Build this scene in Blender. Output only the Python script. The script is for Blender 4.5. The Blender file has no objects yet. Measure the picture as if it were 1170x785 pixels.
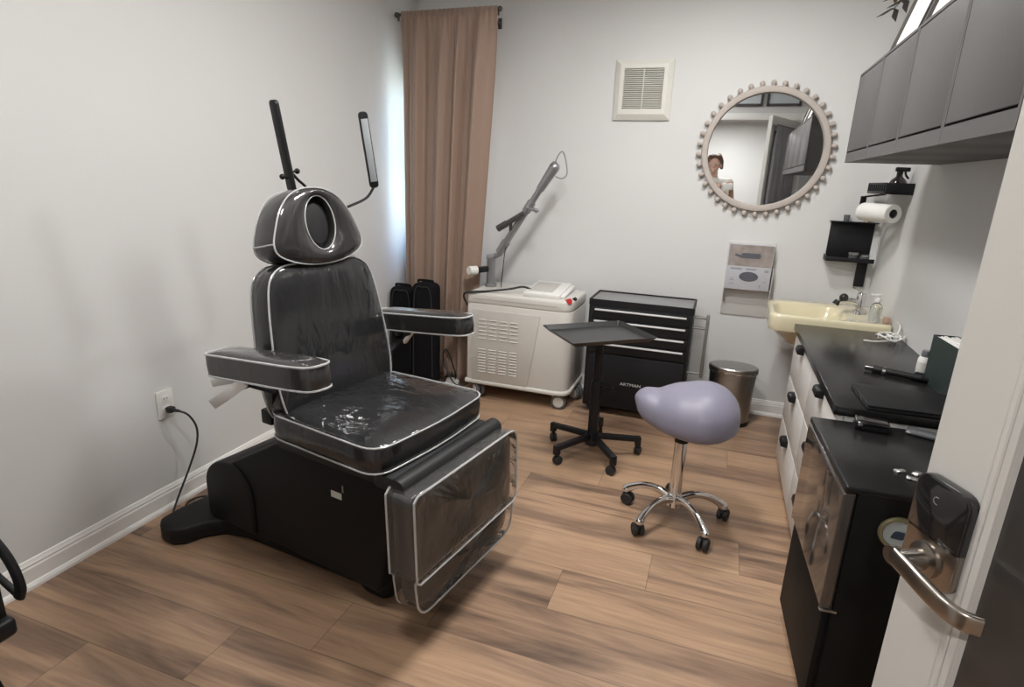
import bpy, bmesh, math, random
from mathutils import Vector, Matrix, Euler
random.seed(7)
PI = math.pi
SC = bpy.context.scene
COL = SC.collection

# ------------------------------------------------------------------ object helpers
def thing(name, label, cat, loc=(0, 0, 0), rotz=0.0, group=None):
    o = bpy.data.objects.new(name, None)
    o.empty_display_size = 0.1
    COL.objects.link(o)
    o.location = loc
    o.rotation_euler = (0, 0, rotz)
    o['label'] = label
    o['category'] = cat
    if group:
        o['group'] = group
    return o

def obj(name, bm, mat, parent=None, angle=35, smooth=True):
    me = bpy.data.meshes.new(name)
    bmesh.ops.recalc_face_normals(bm, faces=bm.faces[:])
    bm.to_mesh(me)
    bm.free()
    if smooth:
        me.polygons.foreach_set('use_smooth', [True] * len(me.polygons))
        me.set_sharp_from_angle(angle=math.radians(angle))
    for m in (mat if isinstance(mat, (list, tuple)) else [mat]):
        me.materials.append(m)
    o = bpy.data.objects.new(name, me)
    COL.objects.link(o)
    if parent is not None:
        o.parent = parent
    return o

def tag(o, label, cat, group=None):
    o['label'] = label
    o['category'] = cat
    if group:
        o['group'] = group
    return o

def struct(name, bm, mat, **k):
    o = obj(name, bm, mat, **k)
    o['kind'] = 'structure'
    return o

def dup(root, loc=None, rotz=None, label=None):
    r = root.copy()
    COL.objects.link(r)
    if loc is not None:
        r.location = loc
    if rotz is not None:
        r.rotation_euler = (0, 0, rotz)
    if label:
        r['label'] = label
    for ch in list(root.children):
        c = ch.copy()
        COL.objects.link(c)
        c.parent = r
        for g in ch.children:
            d = g.copy()
            COL.objects.link(d)
            d.parent = c
    return r

# ------------------------------------------------------------------ mesh helpers
def B():
    return bmesh.new()

def join(bm, t, M=None):
    if M is not None:
        bmesh.ops.transform(t, matrix=M, verts=t.verts[:])
    me = bpy.data.meshes.new('tmp')
    t.to_mesh(me)
    t.free()
    bm.from_mesh(me)
    bpy.data.meshes.remove(me)
    return bm

def box(bm, size, cen, bevel=0.0, seg=2, rot=None, M=None):
    t = bmesh.new()
    bmesh.ops.create_cube(t, size=1.0)
    bmesh.ops.scale(t, vec=size, verts=t.verts[:])
    if bevel > 0:
        bmesh.ops.bevel(t, geom=t.edges[:], offset=min(bevel, min(size) * 0.49), segments=seg, profile=0.5, affect='EDGES')
    m = Matrix.Translation(cen)
    if rot is not None:
        m = m @ Euler(rot).to_matrix().to_4x4()
    if M is not None:
        m = M @ m
    return join(bm, t, m)

def prism(bm, poly, h, M=None, bevel=0.0, seg=2):
    """polygon in xy extruded along +z by h"""
    t = bmesh.new()
    vs = [t.verts.new((p[0], p[1], 0)) for p in poly]
    f = t.faces.new(vs)
    r = bmesh.ops.extrude_face_region(t, geom=[f])
    nv = [e for e in r['geom'] if isinstance(e, bmesh.types.BMVert)]
    bmesh.ops.translate(t, vec=(0, 0, h), verts=nv)
    bmesh.ops.recalc_face_normals(t, faces=t.faces[:])
    if bevel > 0:
        ed = [e for e in t.edges if len(e.link_faces) == 2 and e.calc_face_angle(0) > 0.5]
        bmesh.ops.bevel(t, geom=ed, offset=bevel, segments=seg, profile=0.5, affect='EDGES')
    return join(bm, t, M)

def ring_frames(pts, closed):
    n = len(pts)
    pts = [Vector(p) for p in pts]
    T = []
    for i in range(n):
        a = pts[(i - 1) % n] if (closed or i > 0) else pts[i]
        b = pts[(i + 1) % n] if (closed or i < n - 1) else pts[i]
        d = (b - a)
        T.append(d.normalized() if d.length > 1e-9 else Vector((0, 0, 1)))
    up = Vector((0, 0, 1)) if abs(T[0].z) < 0.9 else Vector((1, 0, 0))
    u = (up - T[0] * up.dot(T[0])).normalized()
    U = [u]
    for i in range(1, n):
        u = U[-1] - T[i] * U[-1].dot(T[i])
        u = u.normalized() if u.length > 1e-6 else U[-1]
        U.append(u)
    return pts, T, U

def tube(bm, pts, r, n=8, closed=False, flat=1.0, up=None):
    P, T, U = ring_frames(pts, closed)
    N = len(P)
    rr = r if isinstance(r, (list, tuple)) else [r] * N
    rings = []
    for i in range(N):
        u = U[i]
        if up is not None:
            w = Vector(up)
            u = (w - T[i] * w.dot(T[i])).normalized()
        v = T[i].cross(u)
        rings.append([bm.verts.new(P[i] + (u * math.cos(2 * PI * k / n) + v * math.sin(2 * PI * k / n) * flat) * rr[i]) for k in range(n)])
    for i in range(N if closed else N - 1):
        a, b = rings[i], rings[(i + 1) % N]
        off = 0
        if closed and i == N - 1:
            off = min(range(n), key=lambda o: sum((a[k].co - b[(k + o) % n].co).length for k in range(n)))
        for k in range(n):
            bm.faces.new((a[k], a[(k + 1) % n], b[(k + 1 + off) % n], b[(k + off) % n]))
    if not closed:
        bm.faces.new(rings[0])
        bm.faces.new(list(reversed(rings[-1])))
    return bm

def bar(bm, p0, p1, w, t, bevel=0.002, up=(0, 0, 1)):
    """rectangular bar from p0 to p1, width w across, thickness t along up"""
    p0, p1 = Vector(p0), Vector(p1)
    d = (p1 - p0)
    L = d.length
    x = d.normalized()
    z = Vector(up)
    z = (z - x * z.dot(x)).normalized()
    y = z.cross(x)
    M = Matrix.Translation((p0 + p1) / 2) @ Matrix((x, y, z)).transposed().to_4x4()
    return box(bm, (L, w, t), (0, 0, 0), bevel, 2, M=M)

def lathe(bm, prof, cen=(0, 0, 0), n=24, M=None, sx=1.0, sy=1.0):
    t = bmesh.new()
    rings = []
    for (r, z) in prof:
        if r < 1e-6:
            rings.append([t.verts.new((0, 0, z))])
        else:
            rings.append([t.verts.new((r * sx * math.cos(2 * PI * k / n), r * sy * math.sin(2 * PI * k / n), z)) for k in range(n)])
    for a, b in zip(rings[:-1], rings[1:]):
        if len(a) == 1 and len(b) == 1:
            continue
        for k in range(n):
            k2 = (k + 1) % n
            if len(a) == 1:
                t.faces.new((a[0], b[k2], b[k]))
            elif len(b) == 1:
                t.faces.new((a[k], a[k2], b[0]))
            else:
                t.faces.new((a[k], a[k2], b[k2], b[k]))
    if len(rings[0]) > 1:
        t.faces.new(list(reversed(rings[0])))
    if len(rings[-1]) > 1:
        t.faces.new(rings[-1])
    m = Matrix.Translation(cen)
    if M is not None:
        m = m @ M
    return join(bm, t, m)

def cyl(bm, p0, p1, r0, r1=None, n=16):
    p0, p1 = Vector(p0), Vector(p1)
    r1 = r0 if r1 is None else r1
    d = p1 - p0
    q = d.to_track_quat('Z', 'Y').to_matrix().to_4x4()
    return lathe(bm, [(r0, 0), (r1, d.length)], p0, n, q)

def ball(bm, c, r, n=16, s=(1, 1, 1), rot=None):
    t = bmesh.new()
    bmesh.ops.create_uvsphere(t, u_segments=n, v_segments=max(6, n // 2), radius=r)
    m = Matrix.Translation(c)
    if rot is not None:
        m = m @ Euler(rot).to_matrix().to_4x4()
    m = m @ Matrix.Diagonal((s[0], s[1], s[2], 1))
    return join(bm, t, m)

def spl(pts, n=6, closed=False):
    """Catmull-Rom through points of any dimension"""
    P = [Vector(p) for p in pts]
    N = len(P)
    out = []
    for i in range(N if closed else N - 1):
        p1, p2 = P[i], P[(i + 1) % N]
        p0 = P[i - 1] if (closed or i > 0) else p1 * 2 - p2
        p3 = P[(i + 2) % N] if (closed or i < N - 2) else p2 * 2 - p1
        for k in range(n):
            t = k / n
            out.append(0.5 * ((2 * p1) + (p2 - p0) * t + (2 * p0 - 5 * p1 + 4 * p2 - p3) * t * t + (3 * p1 - p0 - 3 * p2 + p3) * t ** 3))
    if not closed:
        out.append(P[-1])
    return out

def rpoly(pts, r, n=5):
    """round the corners of a 2D polygon; r one number or one per corner"""
    N = len(pts)
    out = []
    for i in range(N):
        p = Vector(pts[i][:2])
        a = Vector(pts[i - 1][:2]) - p
        b = Vector(pts[(i + 1) % N][:2]) - p
        rr = r[i] if isinstance(r, (list, tuple)) else r
        if rr <= 0:
            out.append(p)
            continue
        d = min(rr, a.length * 0.49, b.length * 0.49)
        s, e = p + a.normalized() * d, p + b.normalized() * d
        for k in range(n + 1):
            t = k / n
            out.append(s * (1 - t) ** 2 + p * 2 * t * (1 - t) + e * t * t)
    return out

def resample(poly, n):
    P = [Vector(p) for p in poly]
    P.append(P[0])
    L = [0]
    for a, b in zip(P[:-1], P[1:]):
        L.append(L[-1] + (b - a).length)
    out = []
    j = 0
    for i in range(n):
        s = L[-1] * i / n
        while L[j + 1] < s:
            j += 1
        t = (s - L[j]) / max(1e-9, L[j + 1] - L[j])
        out.append(P[j].lerp(P[j + 1], t))
    return out

def rrect(w, h, r, n=5):
    return rpoly([(-w / 2, -h / 2), (w / 2, -h / 2), (w / 2, h / 2), (-w / 2, h / 2)], r, n)

def pad(bm, outline, T, r=0.012, crown=0.02, M=None, back_crown=0.0, puff=0.0):
    """cushion: outline (2D) extruded 0..T along z with rounded rims and a domed face"""
    c = Vector((0, 0))
    for p in outline:
        c += Vector(p[:2])
    c /= len(outline)
    R = sum((Vector(p[:2]) - c).length for p in outline) / len(outline)
    e = r / R
    lay = [(0.45, -back_crown), (0.8, -back_crown * 0.4), (1 - e, 0), (1 - 0.3 * e, 0.3 * r), (1, r), (1 + puff, T * 0.5), (1, T - r), (1 - 0.3 * e, T - 0.3 * r), (1 - e, T),
           (0.93 - e, T + crown * 0.3), (0.8, T + crown * 0.6), (0.6, T + crown * 0.85), (0.35, T + crown)]
    t = bmesh.new()
    rings = [[t.verts.new((c.x + (p[0] - c.x) * s, c.y + (p[1] - c.y) * s, h)) for p in outline] for s, h in lay]
    N = len(outline)
    for a, b in zip(rings[:-1], rings[1:]):
        for k in range(N):
            t.faces.new((a[k], a[(k + 1) % N], b[(k + 1) % N], b[k]))
    for rg, h in ((rings[0], -back_crown), (rings[-1], T + crown)):
        v = t.verts.new((c.x, c.y, h))
        for k in range(N):
            t.faces.new((rg[k], rg[(k + 1) % N], v))
    bmesh.ops.recalc_face_normals(t, faces=t.faces[:])
    return join(bm, t, M)

def frame_M(o, x, y, z):
    return Matrix.Translation(o) @ Matrix((Vector(x), Vector(y), Vector(z))).transposed().to_4x4()

def text_bm(s, size, depth=0.0006):
    cu = bpy.data.curves.new('txt', 'FONT')
    cu.body = s
    cu.size = size
    cu.extrude = depth
    cu.align_x = 'CENTER'
    cu.align_y = 'CENTER'
    o = bpy.data.objects.new('txt', cu)
    COL.objects.link(o)
    dg = bpy.context.evaluated_depsgraph_get()
    me = bpy.data.meshes.new_from_object(o.evaluated_get(dg))
    bm = bmesh.new()
    bm.from_mesh(me)
    bpy.data.objects.remove(o)
    bpy.data.meshes.remove(me)
    return bm

# ------------------------------------------------------------------ materials
def mat(name, col, rough=0.5, metal=0.0, coat=0.0, coat_rough=0.05, spec=0.5, noise=0.0, nscale=20, bump=0.0, bscale=60, stretch=(1, 1, 1), trans=0.0, ior=1.45, sheen=0.0, rough_var=0.0, alpha=1.0, emit=None, estr=0.0):
    m = bpy.data.materials.new(name)
    m.use_nodes = True
    nt = m.node_tree
    N, L = nt.nodes, nt.links
    p = N['Principled BSDF']
    p.inputs['Base Color'].default_value = (*col, 1)
    p.inputs['Roughness'].default_value = rough
    p.inputs['Metallic'].default_value = metal
    p.inputs['Coat Weight'].default_value = coat
    p.inputs['Coat Roughness'].default_value = coat_rough
    p.inputs['Specular IOR Level'].default_value = spec
    p.inputs['Transmission Weight'].default_value = trans
    p.inputs['IOR'].default_value = ior
    p.inputs['Sheen Weight'].default_value = sheen
    p.inputs['Alpha'].default_value = alpha
    if emit:
        p.inputs['Emission Color'].default_value = (*emit, 1)
        p.inputs['Emission Strength'].default_value = estr
    tc = N.new('ShaderNodeTexCoord')
    mp = N.new('ShaderNodeMapping')
    mp.inputs['Scale'].default_value = stretch
    L.new(tc.outputs['Object'], mp.inputs['Vector'])
    nz = N.new('ShaderNodeTexNoise')
    nz.inputs['Scale'].default_value = nscale
    nz.inputs['Detail'].default_value = 4
    L.new(mp.outputs['Vector'], nz.inputs['Vector'])
    if noise > 0:
        mx = N.new('ShaderNodeMix')
        mx.data_type = 'RGBA'
        mx.inputs[6].default_value = (*[max(0, c * (1 - noise)) for c in col], 1)
        mx.inputs[7].default_value = (*[min(1, c * (1 + noise)) for c in col], 1)
        L.new(nz.outputs['Fac'], mx.inputs[0])
        L.new(mx.outputs[2], p.inputs['Base Color'])
    if rough_var > 0:
        mr = N.new('ShaderNodeMapRange')
        mr.inputs['To Min'].default_value = max(0.0, rough - rough_var)
        mr.inputs['To Max'].default_value = min(1.0, rough + rough_var)
        L.new(nz.outputs['Fac'], mr.inputs['Value'])
        L.new(mr.outputs['Result'], p.inputs['Roughness'])
    if bump > 0:
        bz = N.new('ShaderNodeTexNoise')
        bz.inputs['Scale'].default_value = bscale
        bz.inputs['Detail'].default_value = 3
        bz.inputs['Distortion'].default_value = 0.8 if coat > 0.95 else 0.0
        L.new(mp.outputs['Vector'], bz.inputs['Vector'])
        bp = N.new('ShaderNodeBump')
        bp.inputs['Strength'].default_value = bump
        bp.inputs['Distance'].default_value = 0.01
        L.new(bz.outputs['Fac'], bp.inputs['Height'])
        L.new(bp.outputs['Normal'], p.inputs['Normal'])
        if coat > 0:
            L.new(bp.outputs['Normal'], p.inputs['Coat Normal'])
    return m

def clear_film(name, tint=(0.85, 0.83, 0.8), haze=0.16, rough=0.12, bump=0.5):
    """thin clear plastic: mostly see-through with a hazy gloss"""
    m = bpy.data.materials.new(name)
    m.use_nodes = True
    nt = m.node_tree
    N, L = nt.nodes, nt.links
    N.remove(N['Principled BSDF'])
    out = N['Material Output']
    tr = N.new('ShaderNodeBsdfTransparent')
    tr.inputs['Color'].default_value = (0.92, 0.92, 0.92, 1)
    df = N.new('ShaderNodeBsdfDiffuse')
    df.inputs['Color'].default_value = (*tint, 1)
    gl = N.new('ShaderNodeBsdfGlossy')
    gl.inputs['Roughness'].default_value = rough
    gl.inputs['Color'].default_value = (1, 1, 1, 1)
    tc = N.new('ShaderNodeTexCoord')
    nz = N.new('ShaderNodeTexNoise')
    nz.inputs['Scale'].default_value = 14
    nz.inputs['Detail'].default_value = 4
    nz.inputs['Distortion'].default_value = 1.2
    L.new(tc.outputs['Object'], nz.inputs['Vector'])
    bp = N.new('ShaderNodeBump')
    bp.inputs['Strength'].default_value = bump
    bp.inputs['Distance'].default_value = 0.02
    L.new(nz.outputs['Fac'], bp.inputs['Height'])
    L.new(bp.outputs['Normal'], gl.inputs['Normal'])
    m1 = N.new('ShaderNodeMixShader')
    m1.inputs['Fac'].default_value = haze
    L.new(tr.outputs[0], m1.inputs[1])
    L.new(df.outputs[0], m1.inputs[2])
    fr = N.new('ShaderNodeFresnel')
    fr.inputs['IOR'].default_value = 1.45
    L.new(bp.outputs['Normal'], fr.inputs['Normal'])
    m2 = N.new('ShaderNodeMixShader')
    L.new(fr.outputs[0], m2.inputs['Fac'])
    L.new(m1.outputs[0], m2.inputs[1])
    L.new(gl.outputs[0], m2.inputs[2])
    L.new(m2.outputs[0], out.inputs['Surface'])
    return m

M = {}
M['wall'] = mat('wall_paint', (0.655, 0.65, 0.64), 0.7, bump=0.05, bscale=250, noise=0.015, nscale=3)
M['ceil'] = mat('ceiling_paint', (0.72, 0.72, 0.71), 0.8, bump=0.05, bscale=180)
M['trim'] = mat('trim_paint', (0.80, 0.79, 0.76), 0.42, noise=0.02, nscale=6)
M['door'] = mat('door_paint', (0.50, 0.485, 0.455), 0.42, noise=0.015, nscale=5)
M['vinyl'] = mat('black_vinyl', (0.011, 0.011, 0.012), 0.5, spec=0.25, coat=1.0, coat_rough=0.035, bump=0.55, bscale=7, noise=0.2, nscale=6, stretch=(1.6, 2.2, 0.55))
M['vinyl_grey'] = mat('film_over_vinyl', (0.022, 0.021, 0.021), 0.45, spec=0.3, coat=1.0, coat_rough=0.05, bump=0.5, bscale=8, noise=0.3, nscale=8, stretch=(1.2, 2.0, 0.6))
M['vinyl_plain'] = mat('matte_black_vinyl', (0.012, 0.012, 0.013), 0.5, bump=0.1, bscale=30)
M['piping'] = mat('clear_piping', (0.44, 0.44, 0.44), 0.25, coat=0.5, noise=0.15, nscale=40)
M['film'] = clear_film('clear_plastic_film', haze=0.045, rough=0.10)
M['chair_plastic'] = mat('base_black_plastic', (0.007, 0.007, 0.0075), 0.5, spec=0.25, bump=0.08, bscale=200)
M['foot_plastic'] = mat('base_foot_plastic', (0.010, 0.010, 0.0105), 0.5, spec=0.3, bump=0.08, bscale=200)
M['black'] = mat('black_plastic', (0.009, 0.009, 0.0095), 0.45, spec=0.3, bump=0.04, bscale=150)
M['dullblack'] = mat('dull_black_panel', (0.006, 0.006, 0.006), 0.55, spec=0.15, bump=0.04, bscale=150)
M['blackmetal'] = mat('black_powder_coat', (0.010, 0.010, 0.0115), 0.45, spec=0.35, bump=0.05, bscale=400)
M['blackgloss'] = mat('black_gloss', (0.012, 0.011, 0.011), 0.1, coat=0.6, coat_rough=0.04, noise=0.1)
M['blackcloth'] = mat('black_fabric', (0.008, 0.008, 0.010), 0.9, spec=0.15, bump=0.25, bscale=300)
M['rubber'] = mat('black_rubber', (0.02, 0.02, 0.02), 0.6, bump=0.05, bscale=100)
M['chrome'] = mat('chrome', (0.72, 0.71, 0.70), 0.12, metal=1.0, rough_var=0.04, nscale=8)
M['levermetal'] = mat('pale_lever_metal', (0.70, 0.69, 0.67), 0.35, metal=0.4)
M['steel'] = mat('brushed_steel', (0.42, 0.41, 0.40), 0.32, metal=1.0, noise=0.06, nscale=30, stretch=(1, 1, 20))
M['nickel'] = mat('satin_nickel', (0.36, 0.325, 0.29), 0.27, metal=1.0, noise=0.05, nscale=40)
M['alu'] = mat('arm_aluminium', (0.34, 0.34, 0.35), 0.35, metal=0.8, noise=0.05)
M['white'] = mat('white_plastic', (0.74, 0.73, 0.70), 0.4, noise=0.015, nscale=8)
M['machine'] = mat('machine_shell', (0.60, 0.58, 0.54), 0.42, noise=0.012, nscale=5)
M['machine_panel'] = mat('machine_panel', (0.54, 0.515, 0.475), 0.5, noise=0.012, nscale=5)
M['slot'] = mat('lid_seam_beige', (0.40, 0.38, 0.35), 0.6)  # darker beige strip along the lid joint
M['red'] = mat('red_button', (0.5, 0.03, 0.03), 0.35)
M['lav'] = mat('lavender_vinyl', (0.215, 0.205, 0.265), 0.42, bump=0.05, bscale=220, noise=0.02, nscale=5, spec=0.4)
M['curtain'] = mat('brown_curtain', (0.30, 0.205, 0.155), 0.6, bump=0.12, bscale=350, noise=0.05, nscale=5, sheen=0.3, stretch=(1, 1, 0.3))
M['rodm'] = mat('rod_dark_grey', (0.10, 0.095, 0.09), 0.4, metal=0.6)
M['mirror'] = mat('mirror_glass', (0.86, 0.88, 0.88), 0.015, metal=1.0)
M['bead'] = mat('whitewashed_wood', (0.46, 0.41, 0.37), 0.65, noise=0.08, nscale=18, bump=0.1, bscale=60)
M['ventm'] = mat('vent_plastic', (0.68, 0.665, 0.61), 0.5, noise=0.01)
M['ventdark'] = mat('vent_void', (0.20, 0.195, 0.19), 0.8)
M['cabgrey'] = mat('dark_grey_laminate', (0.082, 0.077, 0.076), 0.5, spec=0.35, bump=0.04, bscale=200, noise=0.04, nscale=6)
M['cabside'] = mat('dark_grey_carcass', (0.082, 0.077, 0.075), 0.5, noise=0.04, nscale=6)
M['wcab'] = mat('white_laminate', (0.66, 0.645, 0.615), 0.38, noise=0.012, nscale=6)
M['top'] = mat('black_worktop', (0.012, 0.0115, 0.0115), 0.24, spec=0.4, bump=0.03, bscale=200, noise=0.15, nscale=40)
M['cream'] = mat('cream_ceramic', (0.66, 0.60, 0.42), 0.18, coat=0.5, noise=0.02, nscale=4)
M['paper'] = mat('paper_towel', (0.76, 0.75, 0.72), 0.85, bump=0.2, bscale=200)
M['card'] = mat('cardboard_core', (0.12, 0.10, 0.10), 0.8)
M['clearp'] = mat('clear_bottle', (0.86, 0.88, 0.86), 0.08, trans=0.9, ior=1.4)
M['smoke'] = mat('grey_glass', (0.10, 0.105, 0.11), 0.12, coat=0.5)
M['boxlav'] = mat('carton_pale', (0.50, 0.50, 0.535), 0.6, noise=0.04, nscale=60)
M['boxbrown'] = mat('carton_photo', (0.30, 0.26, 0.24), 0.55, noise=0.5, nscale=22)
M['ink'] = mat('carton_ink', (0.10, 0.10, 0.12), 0.6)
M['holder'] = mat('holder_plastic', (0.60, 0.59, 0.565), 0.3, coat=0.3, noise=0.01)
M['green'] = mat('dark_green_cover', (0.018, 0.030, 0.027), 0.5, noise=0.1)
M['foil'] = mat('silver_foil', (0.78, 0.78, 0.78), 0.22, metal=1.0, bump=0.8, bscale=120)
M['gold'] = mat('dull_gold_rim', (0.30, 0.27, 0.15), 0.4, metal=0.6, noise=0.1)
M['disc'] = mat('pale_blue_disc', (0.45, 0.50, 0.50), 0.25, coat=0.4, noise=0.15, nscale=60)
M['navy'] = mat('navy_spot', (0.03, 0.05, 0.08), 0.3)
M['diff'] = mat('lamp_diffuser', (0.27, 0.29, 0.30), 0.5, noise=0.05, nscale=60)
M['canvas'] = mat('pale_canvas', (0.60, 0.57, 0.52), 0.7, noise=0.12, nscale=12)
M['pot'] = mat('brown_stoneware', (0.20, 0.12, 0.07), 0.6, noise=0.2)
M['leafbrown'] = mat('dried_leaf', (0.26, 0.15, 0.08), 0.8, noise=0.3)
M['leafgrey'] = mat('grey_leaf', (0.13, 0.125, 0.12), 0.7, noise=0.2)
M['dglass'] = mat('dark_glass', (0.035, 0.032, 0.03), 0.22, coat=0.5, noise=0.25, nscale=7)
M['greycloth'] = mat('grey_drape', (0.23, 0.22, 0.23), 0.8, bump=0.1, bscale=300, noise=0.05)
M['skin'] = mat('skin', (0.55, 0.34, 0.26), 0.5, noise=0.05, nscale=30)
M['hair'] = mat('brown_hair', (0.10, 0.05, 0.03), 0.55, bump=0.4, bscale=40, stretch=(6, 6, 1))
M['shirt'] = mat('cream_cotton', (0.62, 0.60, 0.55), 0.85, bump=0.2, bscale=200)
M['trouser'] = mat('dark_trousers', (0.03, 0.03, 0.035), 0.85, bump=0.2, bscale=200)
M['eye'] = mat('eye_white', (0.7, 0.7, 0.68), 0.2)
M['lip'] = mat('lip', (0.40, 0.16, 0.14), 0.45)
M['lampglow'] = mat('lamp_lens', (0.9, 0.9, 0.88), 0.5, emit=(1, 0.96, 0.9), estr=6.0)
M['boxpaint'] = mat('sticker', (0.6, 0.6, 0.56), 0.5, noise=0.1, nscale=90)

def floor_mat():
    m = bpy.data.materials.new('oak_planks')
    m.use_nodes = True
    nt = m.node_tree
    N, L = nt.nodes, nt.links
    p = N['Principled BSDF']
    def math_(op, a, b=None, c=None):
        n = N.new('ShaderNodeMath')
        n.operation = op
        for i, v in enumerate((a, b, c)):
            if v is None:
                continue
            if isinstance(v, (int, float)):
                n.inputs[i].default_value = v
            else:
                L.new(v, n.inputs[i])
        return n.outputs[0]
    tc = N.new('ShaderNodeTexCoord')
    sp = N.new('ShaderNodeSeparateXYZ')
    L.new(tc.outputs['Object'], sp.inputs[0])
    X, Y = sp.outputs['X'], sp.outputs['Y']
    W, LEN = 0.2145, 1.22
    yy = math_('DIVIDE', math_('SUBTRACT', Y, 0.052), W)
    row = math_('FLOOR', yy)
    fy = math_('FRACT', yy)
    wn = N.new('ShaderNodeTexWhiteNoise')
    wn.noise_dimensions = '1D'
    L.new(row, wn.inputs['W'])
    # joints step back by a steady stagger from row to row, as a floating floor is laid, plus a little of each row's own
    stag = math_('MULTIPLY', row, 0.30)
    xx = math_('DIVIDE', math_('ADD', math_('SUBTRACT', X, stag), math_('MULTIPLY', wn.outputs['Value'], 0.08)), LEN)
    colm = math_('FLOOR', xx)
    fx = math_('FRACT', xx)
    cb = N.new('ShaderNodeCombineXYZ')
    L.new(row, cb.inputs[0])
    L.new(colm, cb.inputs[1])
    wp = N.new('ShaderNodeTexWhiteNoise')
    wp.noise_dimensions = '2D'
    L.new(cb.outputs[0], wp.inputs['Vector'])
    # grain: noise stretched along X, shifted per plank
    cg = N.new('ShaderNodeCombineXYZ')
    L.new(math_('ADD', math_('MULTIPLY', X, 1.0), math_('MULTIPLY', wp.outputs['Value'], 37.0)), cg.inputs[0])
    L.new(math_('MULTIPLY', Y, 9.0), cg.inputs[1])
    L.new(math_('MULTIPLY', wp.outputs['Value'], 11.0), cg.inputs[2])
    g1 = N.new('ShaderNodeTexNoise')
    g1.inputs['Scale'].default_value = 1.15
    g1.inputs['Detail'].default_value = 5
    g1.inputs['Roughness'].default_value = 0.55
    g1.inputs['Distortion'].default_value = 0.7
    L.new(cg.outputs[0], g1.inputs['Vector'])
    cg2 = N.new('ShaderNodeCombineXYZ')
    L.new(math_('MULTIPLY', X, 5.0), cg2.inputs[0])
    L.new(math_('MULTIPLY', Y, 110.0), cg2.inputs[1])
    L.new(wp.outputs['Value'], cg2.inputs[2])
    g2 = N.new('ShaderNodeTexNoise')
    g2.inputs['Scale'].default_value = 1.0
    g2.inputs['Detail'].default_value = 4
    L.new(cg2.outputs[0], g2.inputs['Vector'])
    rp = N.new('ShaderNodeValToRGB')
    e = rp.color_ramp.elements
    e[0].position, e[0].color = 0.27, (0.130, 0.082, 0.056, 1)
    e[1].position, e[1].color = 0.62, (0.43, 0.275, 0.170, 1)
    a = rp.color_ramp.elements.new(0.40)
    a.color = (0.255, 0.160, 0.105, 1)
    a = rp.color_ramp.elements.new(0.50)
    a.color = (0.365, 0.232, 0.147, 1)
    L.new(math_('ADD', g1.outputs['Fac'], math_('MULTIPLY', math_('SUBTRACT', wp.outputs['Value'], 0.5), 0.17)), rp.inputs['Fac'])
    # fine pores
    m1 = N.new('ShaderNodeMix')
    m1.data_type = 'RGBA'
    m1.blend_type = 'MULTIPLY'
    L.new(rp.outputs['Color'], m1.inputs[6])
    pr = N.new('ShaderNodeMapRange')
    pr.inputs['From Min'].default_value = 0.3
    pr.inputs['From Max'].default_value = 0.7
    pr.inputs['To Min'].default_value = 0.82
    pr.inputs['To Max'].default_value = 1.08
    L.new(g2.outputs['Fac'], pr.inputs['Value'])
    cc = N.new('ShaderNodeCombineColor')
    for i in range(3):
        L.new(pr.outputs['Result'], cc.inputs[i])
    m1.inputs[0].default_value = 1.0
    L.new(cc.outputs[0], m1.inputs[7])
    # knots: sparse voronoi spots
    vo = N.new('ShaderNodeTexVoronoi')
    vo.inputs['Scale'].default_value = 1.0
    cv = N.new('ShaderNodeCombineXYZ')
    L.new(math_('MULTIPLY', X, 1.5), cv.inputs[0])
    L.new(math_('MULTIPLY', Y, 3.6), cv.inputs[1])
    L.new(cv.outputs[0], vo.inputs['Vector'])
    kn = N.new('ShaderNodeMapRange')
    kn.inputs['From Min'].default_value = 0.02
    kn.inputs['From Max'].default_value = 0.085
    kn.inputs['To Min'].default_value = 0.38
    kn.inputs['To Max'].default_value = 1.0
    L.new(vo.outputs['Distance'], kn.inputs['Value'])
    m2 = N.new('ShaderNodeMix')
    m2.data_type = 'RGBA'
    m2.blend_type = 'MULTIPLY'
    m2.inputs[0].default_value = 1.0
    L.new(m1.outputs[2], m2.inputs[6])
    c2 = N.new('ShaderNodeCombineColor')
    for i in range(3):
        L.new(kn.outputs['Result'], c2.inputs[i])
    L.new(c2.outputs[0], m2.inputs[7])
    # seams
    sy = math_('MINIMUM', fy, math_('SUBTRACT', 1.0, fy))
    sx = math_('MINIMUM', fx, math_('SUBTRACT', 1.0, fx))
    seam = math_('MAXIMUM', math_('LESS_THAN', sy, 0.0075), math_('LESS_THAN', sx, 0.0013))
    m3 = N.new('ShaderNodeMix')
    m3.data_type = 'RGBA'
    L.new(math_('MULTIPLY', seam, 0.5), m3.inputs[0])
    L.new(m2.outputs[2], m3.inputs[6])
    m3.inputs[7].default_value = (0.08, 0.055, 0.04, 1)
    L.new(m3.outputs[2], p.inputs['Base Color'])
    p.inputs['Roughness'].default_value = 0.36
    p.inputs['Specular IOR Level'].default_value = 0.45
    bp = N.new('ShaderNodeBump')
    bp.inputs['Strength'].default_value = 0.12
    bp.inputs['Distance'].default_value = 0.004
    L.new(math_('SUBTRACT', g2.outputs['Fac'], seam), bp.inputs['Height'])
    L.new(bp.outputs['Normal'], p.inputs['Normal'])
    return m
M['floor'] = floor_mat()

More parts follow.
